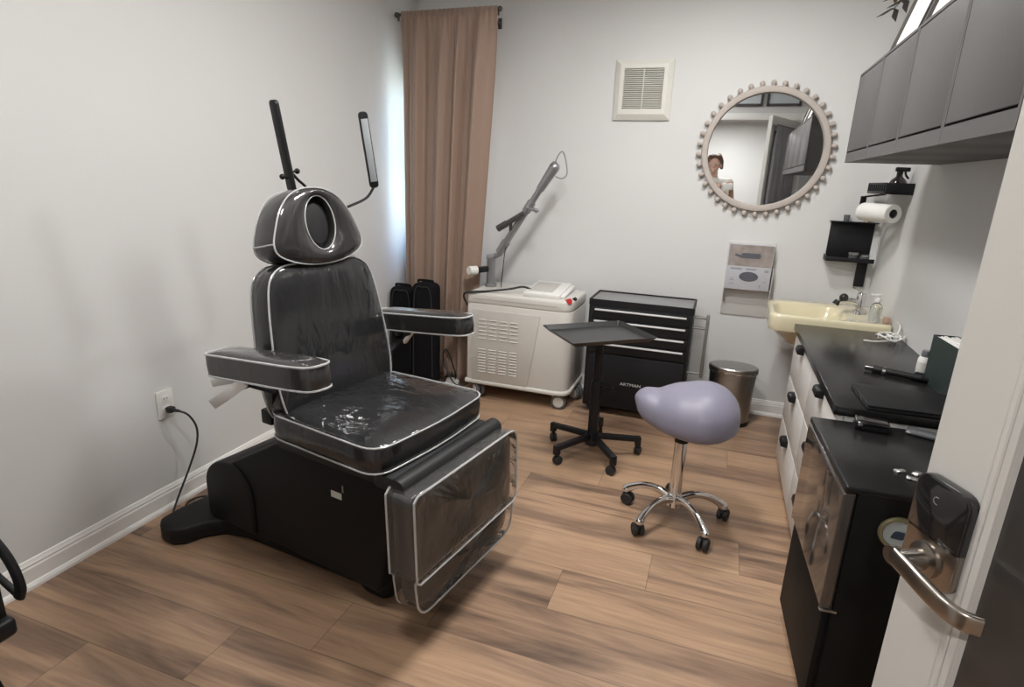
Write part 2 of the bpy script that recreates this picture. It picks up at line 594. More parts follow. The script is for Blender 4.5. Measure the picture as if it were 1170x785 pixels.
# ------------------------------------------------------------------ camera
HC = 1.36
RX = Vector((0.94057232, 0.33774453, 0.03538843))
RY = Vector((0.12513241, -0.24781661, -0.96069184))
RZ = Vector((-0.31569857, 0.90802839, -0.27535224))
cam_d = bpy.data.cameras.new('camera')
cam_d.sensor_width = 36
cam_d.lens = 661.37 / 1170 * 36
cam_d.clip_start = 0.01
cam = bpy.data.objects.new('camera', cam_d)
COL.objects.link(cam)
cam.matrix_world = frame_M((0, 0, HC), RX, -RY, -RZ)
SC.camera = cam

# ------------------------------------------------------------------ room
XL, XR, YB, YF, ZC = -2.01, 0.816, 3.688, 0.10, 2.50
HY = -1.75           # far wall of the hallway behind the camera
def shell(name, size, cen, m, bevel=0.0):
    b = B()
    box(b, size, cen, bevel)
    return struct(name, b, m, smooth=False)
shell('floor', (XR - XL + 1.4, YB - HY + 0.3, 0.08), ((XL + XR) / 2, (YB + HY) / 2, -0.04), M['floor'])
shell('ceiling', (XR - XL + 1.4, YB - HY + 0.3, 0.1), ((XL + XR) / 2, (YB + HY) / 2, ZC + 0.05), M['ceil'])
shell('wall_left', (0.12, YB - YF + 0.24, ZC), (XL - 0.06, (YB + YF) / 2, ZC / 2), M['wall'])
shell('wall_right', (0.12, YB - YF + 0.24, ZC), (XR + 0.06, (YB + YF) / 2, ZC / 2), M['wall'])
# back wall with the window opening behind the curtain
WX0, WX1, WZ0, WZ1 = -1.99, -1.62, 0.85, 1.94
b = B()
box(b, (XR - WX1, 0.12, ZC), ((XR + WX1) / 2, YB + 0.06, ZC / 2))
box(b, (WX0 - XL, 0.12, ZC), ((WX0 + XL) / 2, YB + 0.06, ZC / 2))
box(b, (WX1 - WX0, 0.12, WZ0), ((WX0 + WX1) / 2, YB + 0.06, WZ0 / 2))
box(b, (WX1 - WX0, 0.12, ZC - WZ1), ((WX0 + WX1) / 2, YB + 0.06, (ZC + WZ1) / 2))
struct('wall_back', b, M['wall'], smooth=False)
b = B()
for s, c in (((0.04, 0.05, WZ1 - WZ0), (WX0 + 0.02, YB + 0.08, (WZ0 + WZ1) / 2)), ((0.04, 0.05, WZ1 - WZ0), (WX1 - 0.02, YB + 0.08, (WZ0 + WZ1) / 2)),
             ((WX1 - WX0, 0.05, 0.04), ((WX0 + WX1) / 2, YB + 0.08, WZ0 + 0.02)), ((WX1 - WX0, 0.05, 0.04), ((WX0 + WX1) / 2, YB + 0.08, WZ1 - 0.02)),
             ((WX1 - WX0, 0.05, 0.035), ((WX0 + WX1) / 2, YB + 0.08, 1.45))):
    box(b, s, c, 0.004)
win = struct('window_1', b, M['trim'])
b = B()
box(b, (WX1 - WX0 - 0.06, 0.006, WZ1 - WZ0 - 0.06), ((WX0 + WX1) / 2, YB + 0.085, (WZ0 + WZ1) / 2))
obj('window_pane', b, clear_film('window_glass', haze=0.0, rough=0.0, bump=0.0), win)
# front wall with the doorway the camera stands in
DX0, DX1, DZ = -0.34, 0.66, 2.06
b = B()
box(b, (DX0 - XL + 0.4, 0.12, ZC), ((XL - 0.4 + DX0) / 2, YF - 0.06, ZC / 2))
box(b, (XR + 0.5 - DX1, 0.12, ZC), ((XR + 0.5 + DX1) / 2, YF - 0.06, ZC / 2))
box(b, (DX1 - DX0, 0.12, ZC - DZ), ((DX0 + DX1) / 2, YF - 0.06, (ZC + DZ) / 2))
struct('wall_front', b, M['wall'], smooth=False)
b = B()
for s in (YF + 0.008, YF - 0.128):
    box(b, (0.07, 0.016, DZ + 0.07), (DX0 - 0.035, s, (DZ + 0.07) / 2), 0.004)
    box(b, (0.07, 0.016, DZ + 0.07), (DX1 + 0.035, s, (DZ + 0.07) / 2), 0.004)
    box(b, (DX1 - DX0, 0.016, 0.07), ((DX0 + DX1) / 2, s, DZ + 0.035), 0.004)
struct('trim_1', b, M['trim'])
shell('wall_hall', (XR - XL + 1.4, 0.12, ZC), ((XL + XR) / 2, HY - 0.06, ZC / 2), M['wall'])
shell('wall_hall_left', (0.12, YF - HY, ZC), (XL - 0.4 - 0.06, (YF + HY) / 2, ZC / 2), M['wall'])
shell('wall_hall_right', (0.12, YF - HY, ZC), (XR + 0.5 + 0.06, (YF + HY) / 2, ZC / 2), M['wall'])

def baseboard(name, p0, p1, nrm):
    """moulded board with a quarter round shoe along the floor"""
    p0, p1, nrm = Vector((*p0, 0)), Vector((*p1, 0)), Vector((*nrm, 0))
    prof = [(0, 0), (0.024, 0), (0.023, 0.010), (0.018, 0.018), (0.013, 0.021), (0.013, 0.068), (0.010, 0.074), (0.011, 0.080), (0.007, 0.086), (0.005, 0.094), (0, 0.096)]
    d = p1 - p0
    b = B()
    prism(b, prof, d.length, frame_M(p0, nrm, (0, 0, 1), d.normalized()))
    return struct(name, b, M['trim'], angle=25)
baseboard('baseboard_left', (XL, YF), (XL, YB), (1, 0))
baseboard('baseboard_back', (XL, YB), (XR, YB), (0, -1))
baseboard('baseboard_right', (XR, 0.9), (XR, YB), (-1, 0))
baseboard('baseboard_front', (XL, YF), (DX0 - 0.072, YF), (0, 1))
# two dark framed transom lights over the doorway (seen in the mirror)
for i, x in enumerate((0.08, 0.46)):
    b = B()
    for s, c in (((0.34, 0.03, 0.025), (0, 0, 0.11)), ((0.34, 0.03, 0.025), (0, 0, -0.11)), ((0.025, 0.03, 0.24), (-0.16, 0, 0)), ((0.025, 0.03, 0.24), (0.16, 0, 0))):
        box(b, s, (c[0] + x, YF + 0.017, c[2] + 2.32), 0.003)
    w = struct('window_%d' % (i + 2), b, M['cabgrey'])
    b = B()
    box(b, (0.30, 0.008, 0.20), (x, YF + 0.010, 2.32))
    obj('transom_glass', b, mat('frosted_transom_%d' % i, (0.62, 0.66, 0.70), 0.25, coat=0.4, noise=0.03), w)

# ------------------------------------------------------------------ lights
def can_light(name, label, x, y, power, size, col=(1, 0.988, 0.972), z=ZC, spread=PI):
    t = thing(name, label, 'ceiling light', (x, y, z))
    b = B()
    lathe(b, [(size * 0.5 + 0.003, -0.001), (size * 0.5 + 0.003, -0.012), (size * 0.5 + 0.02, -0.012), (size * 0.5 + 0.03, -0.006), (size * 0.5 + 0.03, -0.001)], n=40)
    obj('trim_ring', b, M['white'], t)
    b = B()
    lathe(b, [(size * 0.5, -0.001), (size * 0.5, -0.006), (0.0, -0.008)], n=40)
    obj('lens', b, M['lampglow'], t)
    ld = bpy.data.lights.new(name + '_bulb', 'AREA')
    ld.shape = 'DISK'
    ld.size = size
    ld.energy = power
    ld.color = col
    ld.spread = spread
    lo = bpy.data.objects.new(name + '_bulb', ld)
    COL.objects.link(lo)
    lo.location = (0, 0, -0.02)
    lo.parent = t
    return t
can_light('ceiling_light', 'round ceiling light over the middle of the room', -0.50, 1.85, 28, 0.34)
can_light('ceiling_light', 'round ceiling light nearer the mirror', -0.05, 2.65, 17, 0.18)
can_light('ceiling_light', 'added fill light nearest the doorway, in a round ceiling fitting', -0.75, 0.80, 15, 0.30)  # unseen fill lamp, added to soften the shadows
hl = can_light('hall_lamp', 'round lamp hung low in the hallway outside the door', -0.12, -0.85, 31, 0.08, z=2.20)
b = B()
lathe(b, [(0.10, 0.0), (0.115, -0.02), (0.10, 0.03), (0.02, 0.05), (0.008, 0.06), (0.008, 0.30)], n=32)
obj('shade', b, M['white'], hl)
w = bpy.data.worlds.new('daylight')
SC.world = w
w.use_nodes = True
bg = w.node_tree.nodes['Background']
sky = w.node_tree.nodes.new('ShaderNodeTexSky')
sky.sky_type = 'HOSEK_WILKIE'
sky.turbidity = 3.0
sky.sun_direction = (0.3, -0.5, 0.8)
w.node_tree.links.new(sky.outputs[0], bg.inputs['Color'])
bg.inputs['Strength'].default_value = 120.0

# ------------------------------------------------------------------ treatment chair
TH = math.radians(-10)
ch = thing('treatment_chair', 'black reclining treatment chair wrapped in clear plastic with white piped seams', 'chair', (-1.1426, 1.5824, 0), TH)
def sym(p):
    return p + [(x, -y) for x, y in reversed(p)]
# floor foot: a low bar with a wide cross foot at the rear
b = B()
foot = sym([(-0.685, 0.0), (-0.690, 0.26), (-0.680, 0.325), (-0.640, 0.350), (-0.575, 0.350), (-0.540, 0.320), (-0.520, 0.255), (-0.475, 0.205), (-0.38, 0.175), (0.00, 0.150), (0.16, 0.140), (0.20, 0.155), (0.27, 0.155), (0.295, 0.13)])
foot = [p for i, p in enumerate(foot) if i == 0 or (Vector(p) - Vector(foot[i - 1])).length > 1e-4][:-1]
prism(b, foot, 0.072, None, 0.014, 3)
obj('foot_base', b, M['foot_plastic'], ch)
# body shell
side = [(-0.535, 0.070), (-0.535, 0.215), (-0.525, 0.240), (-0.47, 0.285), (-0.41, 0.325), (-0.17, 0.462), (-0.14, 0.478), (0.34, 0.475), (0.37, 0.46), (0.37, 0.40), (0.30, 0.07)]
b = B()
prism(b, side, 0.40, frame_M((0, 0.20, 0), (1, 0, 0), (0, 0, 1), (0, -1, 0)), 0.012, 3)
obj('base_housing', b, M['chair_plastic'], ch)
arc = [(-0.548, 0.074), (-0.548, 0.215)] + [(-0.548 + 0.25 * (1 - math.cos(a)) if False else -0.40 - 0.148 * math.cos(a), 0.215 + 0.115 * math.sin(a)) for a in [i * PI / 16 for i in range(1, 8)]] + [(-0.385, 0.330), (-0.345, 0.315), (-0.305, 0.280), (-0.285, 0.245), (-0.28, 0.074)]
b = B()
prism(b, arc, 0.424, frame_M((0, 0.212, 0), (1, 0, 0), (0, 0, 1), (0, -1, 0)), 0.010, 3)
obj('rear_cover', b, M['foot_plastic'], ch)
b = B()
box(b, (0.045, 0.002, 0.022), (0.135, -0.201, 0.372), 0.0)
o = obj('sticker', b, M['boxpaint'], ch)
o['label'] = 'small white rating sticker'
b = B()
box(b, (0.006, 0.003, 0.024), (0.165, -0.2015, 0.402), 0.001)
obj('switch_slot', b, M['steel'], ch)
# seat frame
b = B()
box(b, (0.50, 0.44, 0.055), (0.14, 0, 0.503), 0.012)
obj('seat_frame', b, M['vinyl_plain'], ch)
b = B()
cyl(b, (0.435, -0.262, 0.515), (0.435, 0.262, 0.515), 0.030, n=20)
box(b, (0.10, 0.50, 0.05), (0.385, 0, 0.512), 0.015)
obj('front_roll', b, M['vinyl_plain'], ch)
# seat
so = resample(rpoly([(-0.095, -0.262), (0.385, -0.282), (0.405, 0.0), (0.385, 0.282), (-0.095, 0.262)], [0.07, 0.07, 0.1, 0.07, 0.07], 8), 96)
b = B()
pad(b, so, 0.086, 0.014, 0.022, Matrix.Translation((0, 0, 0.540)), puff=0.008)
seat = obj('seat', b, M['vinyl'], ch, angle=60)
def loop_on(bm, poly, z, s, r=0.0031, MM=None):
    c = sum((Vector(p[:2]) for p in poly), Vector((0, 0))) / len(poly)
    pts = [Vector((c.x + (p[0] - c.x) * s, c.y + (p[1] - c.y) * s, z)) for p in poly]
    if MM is not None:
        pts = [MM @ p for p in pts]
    tube(bm, pts, r, 6, closed=True)
b = B()
loop_on(b, so, 0.623, 1.0)
loop_on(b, so, 0.544, 1.0)
obj('seat_piping', b, M['piping'], seat)
# backrest
tb = math.radians(10)
MB_ = frame_M((-0.0665, 0, 0.93), (0, 1, 0), (-math.sin(tb), 0, math.cos(tb)), (math.cos(tb), 0, math.sin(tb)))
half = [(0.0, 0.150), (0.09, 0.149), (0.165, 0.142), (0.212, 0.106), (0.232, 0.035), (0.244, -0.06), (0.252, -0.16), (0.252, -0.25), (0.235, -0.325), (0.19, -0.352), (0.10, -0.358)]
bo = resample(spl([(x, y) for x, y in half] + [(-x, y) for x, y in reversed(half)][:-1], 6, True), 96)
Tb = 0.092
b = B()
pad(b, bo, Tb, 0.014, 0.014, MB_ @ Matrix.Translation((0, 0, -Tb)), puff=0.006)
back = obj('backrest', b, M['vinyl'], ch, angle=60)
b = B()
loop_on(b, bo, -0.004, 0.995, MM=MB_)
loop_on(b, bo, -Tb + 0.006, 1.0, 0.003, MM=MB_)
obj('backrest_piping', b, M['piping'], back)
b = B()
box(b, (0.34, 0.40, 0.012), (0, -0.12, -Tb - 0.008), 0.005, M=MB_)
box(b, (0.06, 0.30, 0.05), (0, -0.33, -Tb - 0.03), 0.01, M=MB_)
for s in (-1, 1):
    box(b, (0.02, 0.24, 0.02), (s * 0.05, 0.17, -Tb * 0.55), 0.004, M=MB_)
obj('backrest_frame', b, M['blackmetal'], ch)
# headrest with its oval face hole
th_ = math.radians(10)
MH = frame_M((-0.098, 0, 1.19), (0, 1, 0), (-math.sin(th_), 0, math.cos(th_)), (math.cos(th_), 0, math.sin(th_)))
hh = [(0.0, 0.120), (0.055, 0.114), (0.105, 0.090), (0.145, 0.045), (0.172, -0.010), (0.186, -0.052), (0.176, -0.084), (0.13, -0.108), (0.07, -0.122)]
ho = resample(spl(hh + [(0.0, -0.127)] + [(-x, y) for x, y in reversed(hh[1:])], 8, True), 72)
Th_ = 0.105
hc = Vector((0.004, 0.006))
def ell(p, s=1.0):
    a = math.atan2((p[1] - hc.y) / 0.085, (p[0] - hc.x) / 0.06)
    return Vector((hc.x + 0.060 * s * math.cos(a), hc.y + 0.085 * s * math.sin(a)))
b = B()
lay = []
for t_, h in ((0.0, 0.010), (-0.02, 0.020)):
    pass
cen = sum((Vector(p) for p in ho), Vector((0, 0))) / len(ho)
def ring_o(s, h):
    return [Vector((cen.x + (p[0] - cen.x) * s, cen.y + (p[1] - cen.y) * s, h)) for p in ho]
def ring_m(f, h):
    return [Vector((*(Vector(p[:2]).lerp(ell(p), f)), h)) for p in ho]
def ring_e(s, h):
    return [Vector((*ell(p, s), h)) for p in ho]
R_ = [ring_e(0.98, -Th_), ring_m(0.5, -Th_), ring_o(0.93, -Th_), ring_o(0.98, -Th_ + 0.005), ring_o(1.0, -Th_ + 0.016), ring_o(1.02, -Th_ * 0.5), ring_o(1.0, -0.014), ring_o(0.985, -0.004), ring_o(0.95, 0.002), ring_m(0.25, 0.012), ring_m(0.5, 0.017), ring_m(0.75, 0.014), ring_m(0.93, 0.008), ring_e(1.0, 0.002), ring_e(0.97, -0.01), ring_e(0.96, -0.03)]
rv = [[b.verts.new(MH @ p) for p in r] for r in R_]
n_ = len(ho)
for i in range(len(rv)):
    a, c = rv[i], rv[(i + 1) % len(rv)]
    for k in range(n_):
        b.faces.new((a[k], a[(k + 1) % n_], c[(k + 1) % n_], c[k]))
head = obj('headrest', b, M['vinyl_grey'], ch, angle=60)
b = B()
tube(b, [MH @ p for p in ring_o(0.99, -0.002)], 0.0028, 6, closed=True)
tube(b, [MH @ p for p in ring_o(1.0, -Th_ + 0.008)], 0.002, 6, closed=True)
tube(b, [MH @ Vector(p) for p in ((-0.186, -0.050, -0.004), (-0.189, -0.052, -0.05), (-0.186, -0.052, -Th_ + 0.008))], 0.003, 6)
obj('headrest_piping', b, M['piping'], head)
b = B()
tube(b, [MH @ p for p in ring_e(1.02, 0.006)], 0.0024, 6, closed=True)
obj('hole_piping', b, M['piping'], head)
b = B()
pad(b, [ell(p, 0.955) for p in ho], 0.082, 0.008, 0.008, MH @ Matrix.Translation((0, 0, -0.098)))
o = obj('face_plug', b, M['vinyl_plain'], head, angle=60)
# armrests, each on a chrome lever bracket
for s in (-1, 1):
    ao = resample(rpoly([(-0.168, -0.048), (0.20, -0.050), (0.276, -0.040), (0.276, 0.040), (0.20, 0.048), (-0.168, 0.048)], [0.02, 0.1, 0.035, 0.035, 0.1, 0.02], 6), 80)
    rake = math.radians(-5)
    MA = frame_M((0, s * 0.348, 0.778), (math.cos(rake), 0, -math.sin(rake)), (0, 1, 0), (math.sin(rake), 0, math.cos(rake)))
    b = B()
    pad(b, ao, 0.072, 0.010, 0.010, MA, puff=0.01)
    arm = obj('armrest', b, M['vinyl_grey'], ch, angle=60)
    b = B()
    loop_on(b, ao, 0.069, 1.0, 0.0034, MA)
    loop_on(b, ao, 0.004, 1.0, 0.003, MA)
    obj('armrest_piping', b, M['piping'], arm)
    b = B()
    bar(b, (-0.05, s * 0.352, 0.774), (-0.05, s * 0.352, 0.745), 0.05, 0.05, 0.008, (1, 0, 0))
    bar(b, (-0.05, s * 0.352, 0.752), (-0.05, s * 0.262, 0.70), 0.035, 0.012, 0.003)
    bar(b, (-0.05, s * 0.268, 0.71), (-0.13, s * 0.215, 0.58), 0.03, 0.012, 0.003, (0, 1, 0))
    bar(b, (-0.13, s * 0.20, 0.585), (-0.13, s * 0.235, 0.585), 0.05, 0.05, 0.006)
    o = obj('armrest_bracket', b, M['blackmetal'], ch)
    b = B()
    bar(b, (-0.02, s * 0.375, 0.772), (-0.105, s * 0.425, 0.700), 0.014, 0.032, 0.004)
    bar(b, (-0.06, s * 0.37, 0.772), (-0.135, s * 0.40, 0.752), 0.012, 0.024, 0.004)
    o = obj('release_lever', b, M['levermetal'], ch)
    o['label'] = 'shiny metal release lever'
# leg rest hanging in front
ML = frame_M((0.425, 0, 0.38), (0, 1, 0), (-0.035, 0, 0.9994), (0.9994, 0, 0.035))
lo = resample(rpoly([(-0.272, -0.135), (0.272, -0.135), (0.272, 0.130), (-0.272, 0.130)], [0.012, 0.03, 0.05, 0.02], 6), 88)
b = B()
pad(b, lo, 0.082, 0.014, 0.010, ML)
leg = obj('leg_rest', b, M['vinyl_grey'], ch, angle=60)
b = B()
lo2 = resample(rpoly([(-0.268, -0.245), (0.268, -0.245), (0.272, -0.128), (-0.272, -0.128)], [0.05, 0.07, 0.012, 0.012], 6), 88)
pad(b, [(p[0] * 0.965, p[1]) for p in lo2], 0.066, 0.014, 0.006, ML @ Matrix.Translation((0, 0, 0.006)))
foot_r = obj('foot_extension', b, M['vinyl_grey'], ch, angle=60)
def film_box(bm, outline, z0, z1, MM):
    lo_ = [bm.verts.new(MM @ Vector((p[0], p[1], z0))) for p in outline]
    hi_ = [bm.verts.new(MM @ Vector((p[0], p[1], z1))) for p in outline]
    n = len(outline)
    for k in range(n):
        bm.faces.new((lo_[k], lo_[(k + 1) % n], hi_[(k + 1) % n], hi_[k]))
    c0 = sum((v.co for v in hi_), Vector()) / n
    vc = bm.verts.new(c0)
    mid = [bm.verts.new(c0.lerp(v.co, 0.6) + MM.to_3x3() @ Vector((0, 0, 0.006 * math.sin(3 * i)))) for i, v in enumerate(hi_)]
    for k in range(n):
        bm.faces.new((hi_[k], hi_[(k + 1) % n], mid[(k + 1) % n], mid[k]))
        bm.faces.new((mid[k], mid[(k + 1) % n], vc))
lof = resample(rpoly([(-0.282, -0.138), (0.282, -0.138), (0.285, 0.138), (-0.282, 0.138)], [0.012, 0.03, 0.05, 0.02], 6), 72)
lof2 = resample(rpoly([(-0.262, -0.262), (0.266, -0.262), (0.282, -0.130), (-0.276, -0.130)], [0.055, 0.075, 0.012, 0.012], 6), 72)
b = B()
film_box(b, lof, -0.006, 0.094, ML)
film_box(b, lof2, 0.0, 0.080, ML)
cov = obj('plastic_cover', b, M['film'], ch, angle=50)
b = B()
loop_on(b, lof, 0.094, 1.0, 0.0036, ML)
loop_on(b, lof, -0.006, 1.0, 0.0034, ML)
loop_on(b, lof2, 0.080, 1.0, 0.0036, ML)
loop_on(b, lof2, 0.0, 1.0, 0.003, ML)
obj('cover_piping', b, M['piping'], cov)
for s in (-1, 1):
    b = B()
    bar(b, (0.36, s * 0.12, 0.50), (0.425, s * 0.12, 0.42), 0.03, 0.012, 0.003)
    obj('leg_rest_hinge', b, M['blackmetal'], ch)

# ------------------------------------------------------------------ twin bar lamp clipped to the chair back
lamp = thing('lash_lamp', 'black lamp with two upright light bars on goosenecks, clamped behind the headrest', 'lamp', (-1.1426, 1.5824, 0), TH)
b = B()
box(b, (0.05, 0.07, 0.09), (-0.262, 0.06, 1.035), 0.008)
cyl(b, (-0.285, 0.06, 1.02), (-0.285, 0.06, 1.285), 0.009)
obj('clamp', b, M['black'], lamp)
def light_bar(p0, p1, face, name):
    p0, p1 = Vector(p0), Vector(p1)
    ax = (p1 - p0).normalized()
    f = Vector(face)
    f = (f - ax * f.dot(ax)).normalized()
    sx = ax.cross(f)
    Ml = frame_M((p0 + p1) / 2, sx, ax, f)
    L_ = (p1 - p0).length
    b = B()
    prism(b, rrect(0.036, L_, 0.016, 6), 0.016, Ml @ Matrix.Translation((0, 0, -0.009)), 0.003)
    o = obj('light_bar', b, M['black'], lamp)
    b = B()
    box(b, (0.027, L_ - 0.052, 0.003), (0, 0, 0.008), 0.001, M=Ml)
    o2 = obj('diffuser', b, M['diff'], o)
    o2['label'] = 'grey frosted diffuser strip'
    return o
light_bar((-0.30, 0.075, 1.285), (-0.30, 0.022, 1.578), (0.10, 1, 0), 'a')
light_bar((-0.30, 0.487, 1.300), (-0.30, 0.431, 1.585), (0.85, -0.52, 0), 'b')
b = B()
tube(b, spl([(-0.285, 0.06, 1.20), (-0.30, 0.15, 1.235), (-0.30, 0.26, 1.215), (-0.30, 0.36, 1.235), (-0.30, 0.44, 1.262), (-0.30, 0.485, 1.305)], 8), 0.0055, 8)
obj('gooseneck', b, M['black'], lamp)
b = B()
tube(b, spl([(-0.285, 0.06, 1.27), (-0.292, 0.09, 1.285), (-0.297, 0.13, 1.30), (-0.297, 0.10, 1.325), (-0.30, 0.075, 1.35)], 6), 0.005, 8)
obj('gooseneck', b, M['black'], lamp)
for s, z in ((-0.03, 1.335), (0.034, 1.355)):
    b = B()
    cyl(b, (-0.30, 0.066, z - 0.006), (-0.30, 0.066 + s * 0.8, z), 0.004)
    ball(b, (-0.30, 0.066 + s, z), 0.010, 12)
    obj('clamp_knob', b, M['black'], lamp)

# ------------------------------------------------------------------ curtain, rod
rod = thing('curtain_rod', 'thin dark curtain rod with ball ends above the brown curtain', 'curtain rod', (-1.655, 3.40, 2.270))
b = B()
cyl(b, (-0.320, 0, 0), (0.315, 0, 0), 0.008)
obj('rod', b, M['rodm'], rod)
for s in (-0.332, 0.327):
    b = B()
    ball(b, (s, 0, 0), 0.016, 16)
    bar(b, (s * 0.975, 0.004, 0.008), (s * 0.975, 0.004, -0.032), 0.010, 0.010, 0.002, (0, 1, 0))
    cyl(b, (s * 0.95, 0, 0), (s, 0, 0), 0.011)
    obj('finial', b, M['rodm'], rod)
for s in (-0.25, 0.22):
    b = B()
    bar(b, (s, 0.006, -0.006), (s, 0.284, -0.006), 0.012, 0.016, 0.002)
    box(b, (0.025, 0.006, 0.06), (s, 0.2845, -0.006), 0.001)
    obj('bracket', b, M['rodm'], rod)
def drape(bm, x0, x1, x1b, zt, zb, y, waves, amp, nx=150, nz=40, seed=1, gather=0.25):
    random.seed(seed)
    ph = [random.uniform(0, 6.28) for _ in range(4)]
    g = []
    for j in range(nz + 1):
        v = j / nz
        z = zt + (zb - zt) * v
        row = []
        for i in range(nx + 1):
            u = i / nx
            xe = x1 + (x1b - x1) * min(1, v * 1.1)
            uu = u + 0.018 * math.sin(2 * PI * waves * 0.5 * u + ph[0])
            x = x0 + (xe - x0) * uu
            A = amp * (0.45 + 0.55 * min(1, v * 6)) * (0.75 + 0.35 * math.sin(3.1 * u + ph[1]))
            th0 = 2 * PI * waves * u + 0.9 * math.sin(2 * PI * u + ph[2]) + 0.25 * v
            yy = y + A * (math.sin(th0) + 0.25 * math.sin(2 * th0 + 0.6)) + 0.42 * A * math.sin(2 * PI * waves * 2.3 * u + ph[3] + 0.3 * v)
            if v < 0.06:
                q = (1 - v / 0.06)
                yy = yy * (1 - q) + (y - 0.006 + 0.004 * math.sin(2 * PI * waves * 5 * u)) * q
            row.append(bm.verts.new((x, yy, z)))
        g.append(row)
    for j in range(nz):
        for i in range(nx):
            bm.faces.new((g[j][i], g[j][i + 1], g[j + 1][i + 1], g[j + 1][i]))
    return bm
b = B()
drape(b, -1.962, -1.345, -1.462, 2.283, 0.035, 3.388, 4.2, 0.046, seed=3)
cu = obj('curtain', b, M['curtain'], angle=180)
tag(cu, 'brown floor length curtain hanging in the back left corner', 'curtain')
md = cu.modifiers.new('thickness', 'SOLIDIFY')
md.thickness = 0.002

# ------------------------------------------------------------------ wall vent
vt = thing('air_vent', 'square off-white louvred air vent high on the back wall', 'vent', (-0.53, YB, 1.876))
b = B()
o_ = [(-0.165, -0.165), (0.165, -0.165), (0.165, 0.165), (-0.165, 0.165)]
i_ = [(-0.112, -0.108), (0.112, -0.108), (0.112, 0.112), (-0.112, 0.112)]
def picture_frame(bm, outer, inner, lays, MM):
    """ring between two polygons: lays = list of (f 0 outer..1 inner, depth)"""
    rg = []
    for f, d in lays:
        rg.append([bm.verts.new(MM @ Vector((o[0] + (i[0] - o[0]) * f, o[1] + (i[1] - o[1]) * f, d))) for o, i in zip(outer, inner)])
    n = len(outer)
    for a, c in zip(rg, rg[1:] + rg[:1]):
        for k in range(n):
            bm.faces.new((a[k], a[(k + 1) % n], c[(k + 1) % n], c[k]))
MW = frame_M((0, 0, 0), (1, 0, 0), (0, 0, 1), (0, -1, 0))     # local x right, y up, z out of the back wall
picture_frame(b, o_, i_, [(0, 0.001), (0, 0.012), (0.55, 0.030), (0.95, 0.032), (1, 0.028), (1, 0.001)], MW)
obj('frame', b, M['ventm'], vt, angle=20)
b = B()
box(b, (0.226, 0.004, 0.222), (0, -0.004, 0.002))
obj('backing', b, M['ventdark'], vt)
b = B()
for k in range(21):
    z = -0.104 + k * 0.0106
    box(b, (0.224, 0.011, 0.0042), (0, -0.0215, z), 0.0008, rot=(math.radians(28), 0, 0))
box(b, (0.006, 0.010, 0.22), (0, -0.022, 0.002), 0.001)
obj('grille', b, M['ventm'], vt)

# ------------------------------------------------------------------ round mirror with a knobbed frame
mr = thing('wall_mirror', 'round mirror with a pale knobbed wooden frame above the sink', 'mirror', (0.168, YB, 1.556))
b = B()
lathe(b, [(0.297, 0.004), (0.297, 0.030), (0.302, 0.036), (0.315, 0.038), (0.328, 0.036), (0.334, 0.028), (0.334, 0.004)], n=96, M=MW)
b2 = B()
rgs = []
for (r, d) in [(0.297, 0.002), (0.297, 0.028), (0.301, 0.034), (0.315, 0.037), (0.328, 0.034), (0.333, 0.026), (0.333, 0.002)]:
    rgs.append([b2.verts.new(MW @ Vector((r * math.cos(2 * PI * k / 96), r * math.sin(2 * PI * k / 96), d))) for k in range(96)])
for a, c in zip(rgs, rgs[1:] + rgs[:1]):
    for k in range(96):
        b2.faces.new((a[k], a[(k + 1) % 96], c[(k + 1) % 96], c[k]))
b.free()
obj('frame', b2, M['bead'], mr)
b = B()
lathe(b, [(0.297, 0.004), (0.297, 0.012), (0.0, 0.012)], n=96, M=MW)
obj('mirror_glass', b, M['mirror'], mr, angle=20)
NB = 38
bead_me = None
for k in range(NB):
    a = 2 * PI * (k + 0.5) / NB
    d = Vector((math.cos(a), 0, math.sin(a)))
    if bead_me is None:
        b = B()
        lathe(b, [(0.0085, -0.014), (0.0105, -0.004), (0.0085, 0.004), (0.0125, 0.010), (0.014, 0.018), (0.012, 0.026), (0.006, 0.031), (0, 0.032)], n=14)
        o = obj('bead', b, M['bead'], mr)
        bead_me = o.data
    else:
        o = bpy.data.objects.new('bead', bead_me)
        COL.objects.link(o)
        o.parent = mr
    o.location = d * 0.331 + Vector((0, -0.018, 0))
    o.rotation_euler = (0, PI / 2 - a, 0)

# ------------------------------------------------------------------ glove box holder
hd = obj('glove_holder', B(), M['holder'])
bpy.data.objects.remove(hd)
hd = thing('glove_box_holder', 'pale plastic wall panel that holds the glove box below the mirror', 'wall holder', (0.183, YB, 0.83))
b = B()
prism(b, rrect(0.258, 0.44, 0.012), 0.006, MW @ Matrix.Translation((0, 0, 0.001)), 0.002)
obj('back_panel', b, M['holder'], hd)
b = B()
for s in (-1, 1):
    box(b, (0.004, 0.060, 0.20), (s * 0.127, -0.036, -0.02), 0.001)
box(b, (0.258, 0.060, 0.004), (0, -0.036, -0.052), 0.001)
obj('side_rails', b, M['holder'], hd)
gb = thing('glove_box', 'carton of gloves with a brown photo top and dark oval opening', 'glove box', (0.178, YB - 0.0385, 0.909))
b = B()
box(b, (0.244, 0.058, 0.258), (0, 0, 0), 0.002)
obj('carton', b, M['boxlav'], gb)
b = B()
box(b, (0.236, 0.0012, 0.122), (0, -0.0295, 0.066), 0.0)
o = obj('printed_photo', b, M['boxbrown'], gb)
b = B()
prism(b, rrect(0.105, 0.030, 0.014), 0.0008, MW @ Matrix.Translation((0.002, 0.066, 0.0302)))
box(b, (0.05, 0.0008, 0.012), (-0.06, -0.0305, 0.062), 0, rot=(0, 0.3, 0))
obj('printed_tool', b, M['ink'], o)
b = B()
